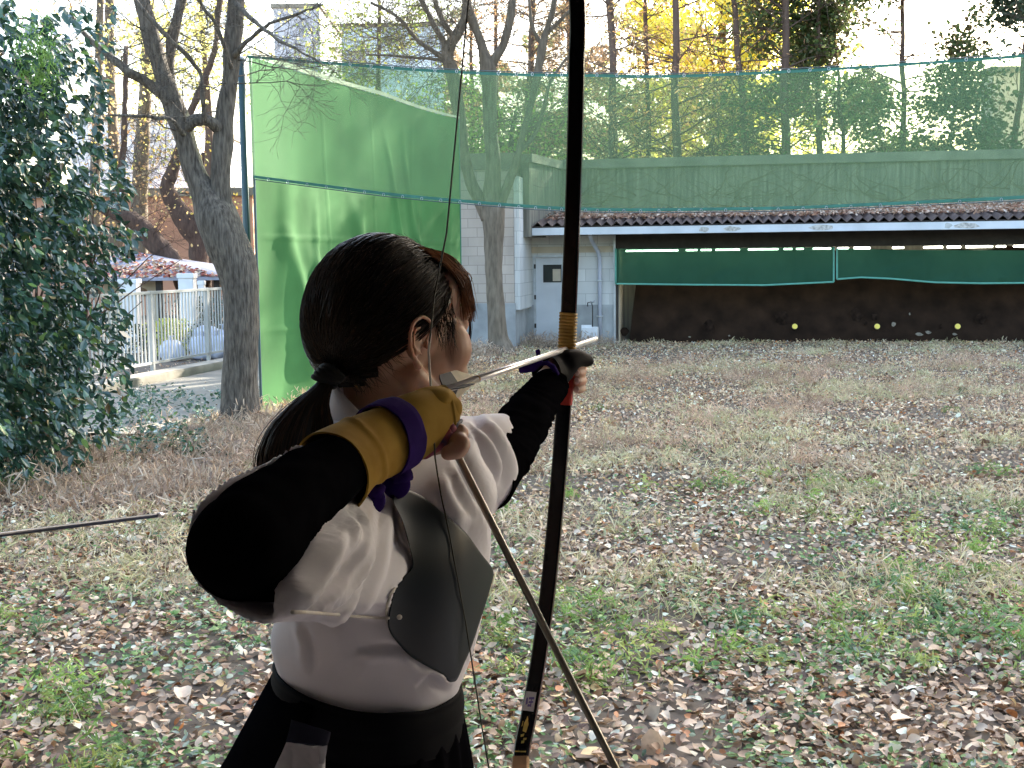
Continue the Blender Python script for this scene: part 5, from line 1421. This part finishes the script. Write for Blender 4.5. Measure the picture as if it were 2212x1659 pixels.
# hump of the stiff thumb box
tb = MB(); tb.ell(P(925, 868, 1.385), (.030, .030, .017), (Vector((.93, .3, .15)).normalized(), Vector((-.3, .95, 0)).normalized(), Z), 28, 18)
tb.ell(P(962, 882, 1.395), (.020, .022, .017), nu=24, nv=14)
link('thumb_box', shape_mesh('thumb_box', tb, .003, 6), m_yug, yg)
def band(name, c, d, r, wd, m, par, rz=1.0, th_=.003, tilt=0, n=64, a0=0, a1=2*pi):
    a_, b_ = frame(d.normalized()); mb = MB(); vv_ = []
    prof = ((-wd/2, 0), (-wd/2, th_*.8), (-wd/4, th_), (wd/4, th_), (wd/2, th_*.8), (wd/2, 0))
    for k in range(n+1):
        q = a0 + (a1-a0)*k/n
        for (x, h) in prof: h = h*(1 + .35*noise.noise(Vector((q*3, x*90, 2)))) + .0008*noise.noise(Vector((q*2, x*60, 7))); vv_.append(c + a_*cos(q)*(r+h) + b_*sin(q)*(r*rz+h) + d.normalized()*(x + tilt*sin(q)))
    m_ = len(prof)
    mb.add(vv_, [(k*m_+i, k*m_+(i+1) % m_, (k+1)*m_+(i+1) % m_, (k+1)*m_+i) for k in range(n) for i in range(m_)], False)
    return mb.build(name, m, par)
d_ = gax[3] - gax[1]
band('strap', P(838, 947, 1.325), d_, .0385, .030, m_purp, yg, 1.02, .0026, .004)
for (u, v, y, r) in ((856, 1046, 1.335, .0135), (802, 1080, 1.31, .0135)):
    mb = MB(); mb.ell(P(u, v, y), (r*1.15, r*.6, r*1.2), nu=24, nv=14); mb.tube([P(u+12, v-35, y), P(u+4, v-10, y)], [.010, .011], 12); mb.build('strap_loop', m_purp, yg)
MB().tube([P(u, v, y) for u, v, y in ((885, 1022, 1.315), (868, 1028, 1.31), (850, 1030, 1.31))], .008, 10).build('strap_end', m_purp, yg)
MB().tube([P(u, v, y) for u, v, y in ((914, 982, 1.352), (935, 962, 1.352), (962, 938, 1.362), (985, 922, 1.375), (997, 908, 1.39))], [.002, .0028, .0028, .0028, .002], 8).build('glove_hem', m_navy, yg)
mb = MB(); cap(mb, [P(915, 968, 1.362), P(945, 948, 1.366), P(968, 930, 1.372)], [.0125, .0125, .010], 16); mb.build('inner_glove', m_redp, yg, recalc=False)
# ---- black glove on the bow hand
lg = [P(1180, 806, 1.995), P(1196, 803, 2.012), P(1214, 792, 2.022), P(1232, 780, 2.026), P(1247, 775, 2.034), P(1262, 777, 2.047), P(1272, 780, 2.056), P(1281, 782, 2.064)]
lr = [(.0285, .0290), (.0270, .0290), (.0230, .0260), (.0185, .0200), (.0150, .0150), (.0125, .0115), (.0100, .0090), (.0015, .0015)]
rings = []
for i, (c, (ra, rb)) in enumerate(zip(lg, lr)):
    d = (lg[min(i+1, 7)] - lg[max(i-1, 0)]).normalized(); a_, b_ = frame(d); rings.append(ringE(c, a_*ra, b_*rb, 16))
mb = MB(); loft_mesh(mb, rings, 64, 50, lambda a, q, p: .0012*nz(p, 40), thick=.001)
bg_ = mb.build('bow_hand_glove', m_blk, person, recalc=False)
MB().tube([P(u, v, y) for u, v, y in ((1170, 786, 1.962), (1182, 784, 1.958), (1194, 792, 1.955), (1202, 806, 1.958), (1204, 822, 1.965), (1199, 838, 1.975))], [.003, .004, .0042, .0042, .004, .002], 10).build('wrist_strap', m_purp, bg_)
mb = MB(); vv_ = [P(u, v, y) for u, v, y in ((1119, 787, 1.97), (1136, 783, 1.96), (1158, 776, 1.955), (1172, 778, 1.958), (1170, 788, 1.955), (1154, 803, 1.955), (1136, 806, 1.96), (1121, 806, 1.97))]
mb.prism(vv_, Vector((.002, .008, 0))); rib = mb.build('ribbon', m_purp, bg_, bevel=.0015)
mb = MB(); mb.prism([P(u, v, 1.972) for u, v in ((1156, 757), (1166, 754), (1169, 772), (1160, 775))], Vector((0, .008, 0))); mb.build('ribbon_end', m_purp, bg_, bevel=.001)

# ---- hair
ER, EF, EZ = .083, .104, .107
zk = [-.12, -.088, -.076, -.0555, -.0385, -.0255, .004, .009, .0255, .0425, .055, .062, .12]
gk = [-.12, -.088, -.060, -.048, -.043, -.022, -.022, .036, .0565, .070, .080, .12, .12]
g_of = lambda z: np.interp(z, zk, gk)
def surf_pt(d, off=0):
    """point of the hair surface in head direction d (r, f, z)"""
    k = 1/math.sqrt((d[0]/ER)**2 + (d[1]/EF)**2 + (d[2]/EZ)**2)
    return (d[0]*(k+off), d[1]*(k+off), d[2]*(k+off))
cm = MB(); NU, NV = 120, 80; vv_ = []; keepf = []
for j in range(NV+1):
    for i in range(NU):
        a_, b_ = pi*j/NV, 2*pi*i/NU
        d = (sin(a_)*cos(b_), sin(a_)*sin(b_), cos(a_)); vv_.append(surf_pt(d, -.0015))
fs = []
for j in range(NV):
    for i in range(NU):
        f = (j*NU+i, (j+1)*NU+i, (j+1)*NU+(i+1) % NU, j*NU+(i+1) % NU)
        c = np.mean([vv_[k] for k in f], axis=0)
        if c[1] < g_of(c[2]) + .004*sin(c[0]*400) and not (c[2] < -.05 and c[1] > -.03): fs.append(f)
W_ = [hl_(*p) for p in vv_]
me = bpy.data.meshes.new('hair'); me.from_pydata([tuple(p) for p in W_], [], fs)
at = me.color_attributes.new('tint', 'FLOAT_COLOR', 'POINT'); at.data.foreach_set('color', np.tile([.010, .006, .0045, 1], len(W_)).astype(np.float32))
me.polygons.foreach_set('use_smooth', [True]*len(fs)); me.update()
hair = link('hair', me, m_hair, person)
def strands(name, paths, r, tint, par, n=12, taper=.3):
    """paths: S x k x 3 control points in world space -> thin three-sided strands"""
    Pp = np.asarray(paths, float); Sn = len(Pp)
    tq = np.linspace(0, 1, n)
    g = np.stack([cr(Pp[i], tq) for i in range(Sn)])            # S n 3
    t = np.gradient(g, axis=1); t /= np.maximum(np.linalg.norm(t, axis=2, keepdims=True), 1e-9)
    ref = np.array([.31, -.62, .72]); a_ = np.cross(t, ref); a_ /= np.linalg.norm(a_, axis=2, keepdims=True); b_ = np.cross(t, a_)
    rr_ = (r*(1-(1-taper)*tq**3))[None, :, None]
    V = np.stack([g + a_*rr_*cos(q) + b_*rr_*sin(q) for q in (0, 2.094, 4.189)], 2)   # S n 3 3
    idx = (np.arange(Sn)[:, None, None, None]*n + np.arange(n-1)[None, :, None, None])*3
    kk = np.arange(3)[None, None, :, None]
    F = np.concatenate([idx+kk, idx+(kk+1) % 3, idx+3+(kk+1) % 3, idx+3+kk], 3).reshape(-1, 4)
    return link(name, np_mesh(name, V.reshape(-1, 3), F, np.repeat(tint, n*3, 0), True), m_hair, par)
tieL = (.020, -.103, -.060)
TIE = hl_(*tieL)
paths, tint = [], []
def slide(d0, d1, k=7, lift=0.0, jit=.0015):
    d0 = np.array(d0)/np.linalg.norm(d0); d1 = np.array(d1)/np.linalg.norm(d1); om = math.acos(max(-1, min(1, float(d0@d1)))); out = []
    for i in range(k):
        t_ = i/(k-1); d = (sin((1-t_)*om)*d0 + sin(t_*om)*d1)/max(sin(om), 1e-5)
        p = np.array(surf_pt(d, 0)); l = np.linalg.norm(p); p = p*(1 + (lift*sin(pi*t_) + random.uniform(-jit, jit)*.5)/l)
        out.append(list(hl_(*p)))
    return out
for k in range(5600):
    a_, b_ = math.acos(random.uniform(-.98, 1)), random.uniform(0, 2*pi)
    d = (sin(a_)*cos(b_), sin(a_)*sin(b_), cos(a_)); p = surf_pt(d)
    if p[1] > g_of(p[2]) or (p[2] < -.05 and p[1] > -.03): continue
    e_ = (tieL[0] + random.gauss(0, .010), tieL[1], tieL[2] + random.gauss(0, .010))
    paths.append(slide(d, e_, 7, .0025 + random.random()*.003))
    br_ = random.random()**3
    tint.append([.017+.05*br_, .010+.024*br_, .007+.010*br_])
strands('combed_hair', paths, .00075, np.array(tint), hair, 14, .6)
# fringe and side lock
paths, tint = [], []
for k in range(620):
    w_ = random.random(); s_ = random.gauss(0, 1)
    n_ = random.random()      # 0 = near temple side, 1 = far side of the forehead
    yb = 1.575 + .11*n_
    a0 = (900 + 30*w_ + 40*n_ + 5*s_, 530 + 22*w_ + 10*n_, yb - .01)
    a1 = (950 + 22*w_ + 24*n_ + 4*s_, 556 + 26*w_, yb)
    a2 = (988 + 14*w_ + 14*n_ + 3*s_, 602 + 26*random.random(), yb + .01)
    a3 = (1000 + 16*w_ + 10*n_ + 5*s_, 650 + 46*random.random(), yb + .015)
    if random.random() < .3: a3 = (984 + 18*random.random(), 636 + 20*random.random(), yb + .01)
    paths.append([list(P(*q)) for q in (a0, a1, a2, a3)])
    b_ = random.random(); tint.append([.08+.26*b_, .034+.10*b_, .014+.035*b_])  # lighter red-brown puts the backlit rim into the fringe colour
strands('fringe', paths, .0006, np.array(tint), hair, 12, .3)
paths, tint = [], []
for k in range(46):
    j = lambda s=1.5: random.gauss(0, s)
    paths.append([list(P(*q)) for q in ((975+j(3), 580+j(3), 1.67), (1003+j(), 640+j(), 1.69), (1015+j(), 690+j(), 1.69), (1012+j(), 740+j(), 1.685), (998+j(), 785+j(), 1.675), (984+j(2), 815+j(6), 1.67))])
    tint.append([.03, .014, .008])
strands('side_lock', paths, .00055, np.array(tint), hair, 16, .3)
paths, tint = [], []
for k in range(150):     # wisps in front of the ear and at the nape
    u = random.uniform(935, 978); v0 = random.uniform(640, 700)
    paths.append([list(P(*q)) for q in ((u, v0, 1.545), (u+4+random.gauss(0, 3), v0+30, 1.548), (u+8+random.gauss(0, 5), v0+52+random.random()*25, 1.56))]); tint.append([.02, .012, .008])
for k in range(160):
    u = random.uniform(765, 862); v0 = np.interp(u, [765, 800, 840, 862], [838, 825, 790, 760])
    if k % 3: continue
    paths.append([list(P(*q)) for q in ((u-8, v0-8, 1.497), (u+3, v0+random.uniform(2, 8), 1.497), (u+random.gauss(14, 8), v0+random.uniform(6, 26), 1.50))]); tint.append([.02, .011, .007])
strands('wisps', paths, .0003, np.array(tint), hair, 8, .2)
paths, tint = [], []
for k in range(40):      # fly-away hairs over the crown
    a_ = random.uniform(-.9, .6); b_ = random.gauss(0, .3); d = (sin(b_), sin(a_), cos(a_)); 
    p = [list(hl_(*surf_pt((d[0], sin(a_-q*.22), cos(a_-q*.22)), .0+q*(1-q*.3)*random.uniform(.03, .11)*.1))) for q in (0, .4, .8, 1.2)]
    paths.append(p); tint.append([.04, .025, .015])
strands('flyaway_hairs', paths, .00016, np.array(tint), hair, 10, .4)
# ponytail
tail = [(712, 812, 1.492, 15), (698, 836, 1.487, 19), (670, 872, 1.485, 38), (653, 915, 1.485, 64), (644, 960, 1.485, 80), (640, 1010, 1.485, 84), (655, 1070, 1.485, 70), (665, 1130, 1.485, 40)]
core = MB(); loft_mesh(core, [ringE(P(u, v, y), Vector((r*.86*y/FPX, 0, 0)), Vector((0, min(r, 46)*.6*y/FPX, 0)), 14) for u, v, y, r in tail], 48, 40, lambda a, q, p: .0015*ridge(a*16+q, .7), closed_ends=True)
me = core.mesh('ponytail'); at = me.color_attributes.new('tint', 'FLOAT_COLOR', 'POINT'); at.data.foreach_set('color', np.tile([.010, .0065, .005, 1], len(me.vertices)).astype(np.float32))
pt_ = link('ponytail', me, m_hair, hair)
paths, tint = [], []
for k in range(2300):
    an = random.uniform(0, 2*pi); rr_ = random.random()**.4; x_ = cos(an)*rr_; y_ = sin(an)*rr_; stray = 1 + (random.random() < .05)*.12
    paths.append([list(P(u, v, y) + Vector((x_*r*stray*y/FPX, y_*min(r, 48)*.62*y/FPX, 0)) + Vector((random.gauss(0, .001), 0, 0))) for u, v, y, r in tail]); br_ = random.random()**2.5
    tint.append([.018+.07*br_, .010+.03*br_, .007+.012*br_])
strands('tail_strands', paths, .0007, np.array(tint), pt_, 18, .4)
mb = MB()
dt = (P(690, 870, 1.486) - P(722, 800, 1.495)).normalized()
for k in range(5):
    c = P(719, 800, 1.494).lerp(P(702, 824, 1.489), k/4); a_, b_ = frame(dt)
    mb.tube([c + (a_*cos(q) + b_*sin(q))*(.0140 + .001*sin(q*3+k)) + dt*.0015*sin(q*2+k) for q in np.linspace(0, 2*pi, 30)], .0032, 8, cap=False)
mb.build('hair_tie', m_tie, hair)

# ================================================================ BOW AND ARROWS
m_lac = M('black_lacquer', (.003, .0028, .0035), .2, .2, 8, spec=.12)
m_redl = M('dark_red_lacquer', (.05, .006, .010), .2, .2, 8, spec=.5)
m_rat = M('rattan', (.50, .30, .06), .5, .2, 60)
m_grip = M('red_suede', (.40, .028, .018), .85, .15, 60, bump=.0006, bscale=400)
m_brn = M('brown_wrap', (.28, .15, .05), .7, .15, 40)
m_alu = M('silver_shaft', (.78, .74, .74), .32, .05, 20, metal=.75)
m_brz = M('bronze_shaft', (.36, .33, .27), .34, .08, 20, metal=.8)
m_blks = M('black_shaft', (.008, .010, .03), .3, .1, 20, spec=.35)
m_str = M('dark_string', (.05, .045, .03), .6, .2, 60)
m_fe1 = M('cream_feather', (.68, .62, .50), .8, .15, 40, trans=.25)
m_fe2 = M('dark_feather', (.03, .03, .04), .8, .2, 40)
m_stk = M('white_sticker', (.7, .7, .72), .5, .05, 40)
m_stp = M('violet_ink', (.15, .12, .4), .6, .1, 40)
m_gld = M('gold_foil', (.55, .42, .10), .35, .2, 60, metal=.5)
bowp = [Vector((.019, 1.85, 3.0)), Vector((.055, 1.905, 2.86)), Vector((.088, 1.965, 2.62)), P(1246, 0, 2.0), P(1245, 130, 2.015), P(1242, 280, 2.03), P(1237, 450, 2.045), P(1231, 600, 2.055), P(1227, 700, 2.06), P(1222, 800, 2.06), P(1216, 900, 2.06), P(1207, 1020, 2.052), P(1194, 1170, 2.037), P(1180, 1300, 2.02), P(1162, 1430, 1.985), P(1143, 1540, 1.94), P(1124, 1659, 1.875), Vector((.006, 1.70, 1.07)), Vector((-.004, 1.54, .99))]
AD = Vector((.248, .969, 0)).normalized()
bpts = [Vector(x) for x in cr(np.array([list(p) for p in bowp]), np.linspace(0, 1, 145))]
def bowframe(i):
    d = (bpts[min(i+1, 144)] - bpts[max(i-1, 0)]).normalized()
    wv = Vector((.969, -.248, 0)); wv = (wv - d*wv.dot(d)).normalized(); tv = d.cross(wv).normalized()
    if tv.dot(AD) < 0: tv = -tv
    return d, wv, tv
def bow_wid(i):
    e_ = min(i, 144-i)/144; return .0118*min(1, .35 + e_*7)
def at_v(v):       # index of the bow point seen at height v
    best = min(range(145), key=lambda i: abs((lambda q: CY - FPX*((q-CAM).dot(_U))/((q-CAM).dot(_F)))(bpts[i]) - v)); return best
def bow_sec(mb, i0, i1, gw, gt, sub=1, n=None):
    vv_ = []; idx = range(i0, i1+1)
    for i in idx:
        d, wv, tv = bowframe(i); a_ = bow_wid(i) + gw; t_ = .0075*min(1, .5+min(i, 144-i)/144*6) + gt; c_ = .0022
        for (x, y) in ((-a_, -t_+c_), (-a_+c_, -t_), (a_-c_, -t_), (a_, -t_+c_), (a_, t_-c_), (a_-c_, t_), (-a_+c_, t_), (-a_, t_-c_)):
            vv_.append(bpts[i] + wv*x + tv*y)
    L_ = len(list(idx))
    fs = [(j*8+k, j*8+(k+1) % 8, (j+1)*8+(k+1) % 8, (j+1)*8+k) for j in range(L_-1) for k in range(8)] + [tuple(range(8)), tuple((L_-1)*8+k for k in range(7, -1, -1))]
    mb.add(vv_, fs, False)
mb = MB(); bow_sec(mb, 0, 144, 0, 0)
bow = mb.build('longbow', m_lac); tag(bow, 'tall black lacquered asymmetric bow with red grip, drawn by the archer', 'bow')
mb = MB()
for i in range(2, 142):
    pass
vv_ = []
for i in range(2, 143):
    d, wv, tv = bowframe(i); c = bpts[i] + wv*(bow_wid(i)+.0002)
    vv_ += [c - tv*.0048, c + tv*.0048, c + tv*.0048 + wv*.0008, c - tv*.0048 + wv*.0008]
mb.add(vv_, [(j*4+k, j*4+(k+1) % 4, (j+1)*4+(k+1) % 4, (j+1)*4+k) for j in range(140) for k in range(4)]); mb.build('side_edge', m_redl, bow)
def wraps(v0, v1, pitch, m, name, r=.0012, base=True):
    i0, i1 = at_v(v0), at_v(v1); mb = MB()
    if base: bow_sec(mb, i0, i1, .0006, .0006)
    p0, p1 = bpts[i0], bpts[i1]; L_ = (p1-p0).length; nn_ = int(L_/pitch)
    for k in range(nn_+1):
        x = i0 + (i1-i0)*k/nn_; i = int(x); c = bpts[i].lerp(bpts[min(i+1, 144)], x-i); d, wv, tv = bowframe(i); a_ = bow_wid(i)+.0008; t_ = .0083
        mb.tube([c + wv*a_*sx + tv*t_*sy + d*.0006*q for q, (sx, sy) in enumerate(((-1, -.7), (-.85, -1), (.85, -1), (1, -.7), (1, .7), (.85, 1), (-.85, 1), (-1, .7), (-1, -.7)))], r, 5, cap=False)
    return mb.build(name, m, bow, recalc=False)
wraps(676, 762, .0052, m_rat, 'rattan_wrap', .0023)
mb = MB(); bow_sec(mb, at_v(766), at_v(878), .0012, .0022); mb.build('grip', m_grip, bow)
mb = MB(); bow_sec(mb, at_v(1642), at_v(1690), .0012, .0012); mb.build('lower_wrap', m_brn, bow)
mb = MB(); bow_sec(mb, at_v(870), at_v(874), .0015, .0025); mb.build('grip_edge', m_grip, bow)
def decal(name, v0, v1, x0, x1, m, par, lift=.0004):
    i0 = at_v(v0); i1 = at_v(v1)
    def pos(v, x):
        f_ = (v-v0)/(v1-v0); q = bpts[i0].lerp(bpts[i1], f_); d, wv, tv = bowframe(i0)
        return q + wv*x*bow_wid(i0) - tv*(.0076+lift)
    mb = MB(); mb.add([pos(v0, x0), pos(v0, x1), pos(v1, x1), pos(v1, x0)], [(0, 1, 2, 3)]); return mb.build(name, m, par)
def face(v, x, lift):
    i = at_v(v); d, wv, tv = bowframe(i); ang = P(1140, v, 1.915); q = bpts[i]
    q = q + d*((ang.z - q.z)/d.z); return q + wv*x*bow_wid(i) - tv*(.0076+lift)
def fquad(mb, pts, lift): mb.add([face(v, x, lift) for v, x in pts], [tuple(range(len(pts)))])
mb = MB(); fquad(mb, [(1519, -.78), (1519, .72), (1552, .72), (1552, -.78)], .0004); st = mb.build('sticker', m_stk, bow)
mb = MB()
for a_ in ([(1532, -.55), (1529, -.35), (1540, -.25), (1543, -.5)], [(1529, -.2), (1528, .5), (1532, .55), (1533, -.2)], [(1536, -.15), (1535, .45), (1538, .45), (1539, -.15)], [(1541, -.2), (1541, .15), (1545, .1), (1545, -.25)], [(1530, .1), (1530, .22), (1545, .3), (1545, .15)]): fquad(mb, a_, .0008)
mb.build('sticker_mark', m_stp, st)
mb = MB()
for a_ in ([(1560, .05), (1574, .42), (1588, .30), (1586, -.2), (1574, -.25)], [(1592, -.35), (1590, .1), (1594, .1), (1596, -.3)], [(1597, .1), (1596, .55), (1600, .5), (1601, .1)], [(1602, -.1), (1601, .3), (1605, .3), (1606, -.1)], [(1570, -.5), (1569, -.38), (1578, -.38), (1579, -.5)]): fquad(mb, a_, .0004)
mb.build('gold_emblem', m_gld, bow)
mb = MB(); fquad(mb, [(1617, -.8), (1617, .72), (1619, .72), (1619, -.8)], .0004); mb.build('gold_line', m_gld, bow)
# string
N0 = P(960, 845, 1.40); NT = P(1285, 733, 2.29); ad = (NT-N0).normalized()
SN = N0 - ad*.055
SN = P(932, 852, 1.385)
mb = MB(); mb.tube([bowp[0], bowp[0].lerp(SN, .85), P(938, 640, 1.455), P(926, 760, 1.412), SN], .0011, 6)
gyp = lambda u, v: P(u, v, min(float(guard_y(np.array([u]), np.array([v]))[0]), torso_y2(u, v)) - .005)
mb.tube([SN, P(940, 990, 1.325), gyp(946, 1030), gyp(953, 1070), gyp(966, 1130), gyp(981, 1210), gyp(994, 1280), gyp(1006, 1345), P(1042, 1575, 1.42), P(1056, 1659, 1.435), bowp[-1]], .0009, 6)
mb.build('string', m_str, bow, recalc=False)
MB().tube([P(930, 720, 1.427), P(926, 760, 1.412), SN, P(936, 965, 1.345)], .0014, 8).build('string_serving', m_cord, bow, recalc=False)
def arrow(name, a, b_, m, lab, vane=True, r=.0042, tipm=m_alu, up=Z, v0=.07, v1=.20):
    d = (b_-a).normalized(); L_ = (b_-a).length
    o = MB().tube([a, b_], r, 16).build(name, m); tag(o, lab, 'arrow')
    MB().tube([b_ - d*.004, b_ + d*.006, b_ + d*.022], [r*1.08, r*1.05, r*.35], 16).build('tip', tipm, o)
    MB().tube([a - d*.012, a], [r*.9, r*1.05], 12).build('nock', m_redl, o)
    MB().tube([a + d*(v1+.004), a + d*(v1+.010)], r*1.12, 16).build('binding', m_brn, o)
    if vane:
        for k in range(3):
            s_ = d.cross(up).normalized(); w_ = s_.cross(d).normalized(); q = R(35) + k*2*pi/3
            h = (w_*cos(q) - s_*sin(q))
            for (f0_, f1_, mm, nm) in ((v0, v0+(v1-v0)*.45, m_fe2, 'dark_vane'), (v0+(v1-v0)*.45, v1, m_fe1, 'pale_vane')):
                pts = []
                for i in range(9):
                    x = f0_ + (f1_-f0_)*i/8; hh = .015*min(1, (x-v0)/.012+.2, (v1-x)/.05+.12)
                    pts.append((a + d*x + h*r*.9, a + d*x + h*(r+hh)))
                mb = MB(); tt = d.cross(h)*.0006
                low = [p[0] for p in pts]; hi = [p[1] for p in pts]
                mb.prism([p + tt for p in low] + [p + tt for p in hi[::-1]], -tt*2); mb.build(nm, mm, o)
    return o
arrow('arrow', SN - ad*0, NT, m_alu, 'silver arrow nocked on the string and lying across the bow hand', v0=.05, v1=.17)
a = P(962, 932, 1.385); b_ = P(1330, 1659, 1.36); dd = (b_-a).normalized()
arrow('arrow', a + dd*.86, a, m_brz, 'grey-bronze arrow held slanting down from the gloved hand', v0=.05, v1=.17)
a = P(342, 1113, 2.30); b_ = P(0, 1155, 2.02); dd = (b_-a).normalized()
arrow('arrow', a + dd*.88, a, m_blks, 'black arrow with silver tip entering from the left edge')
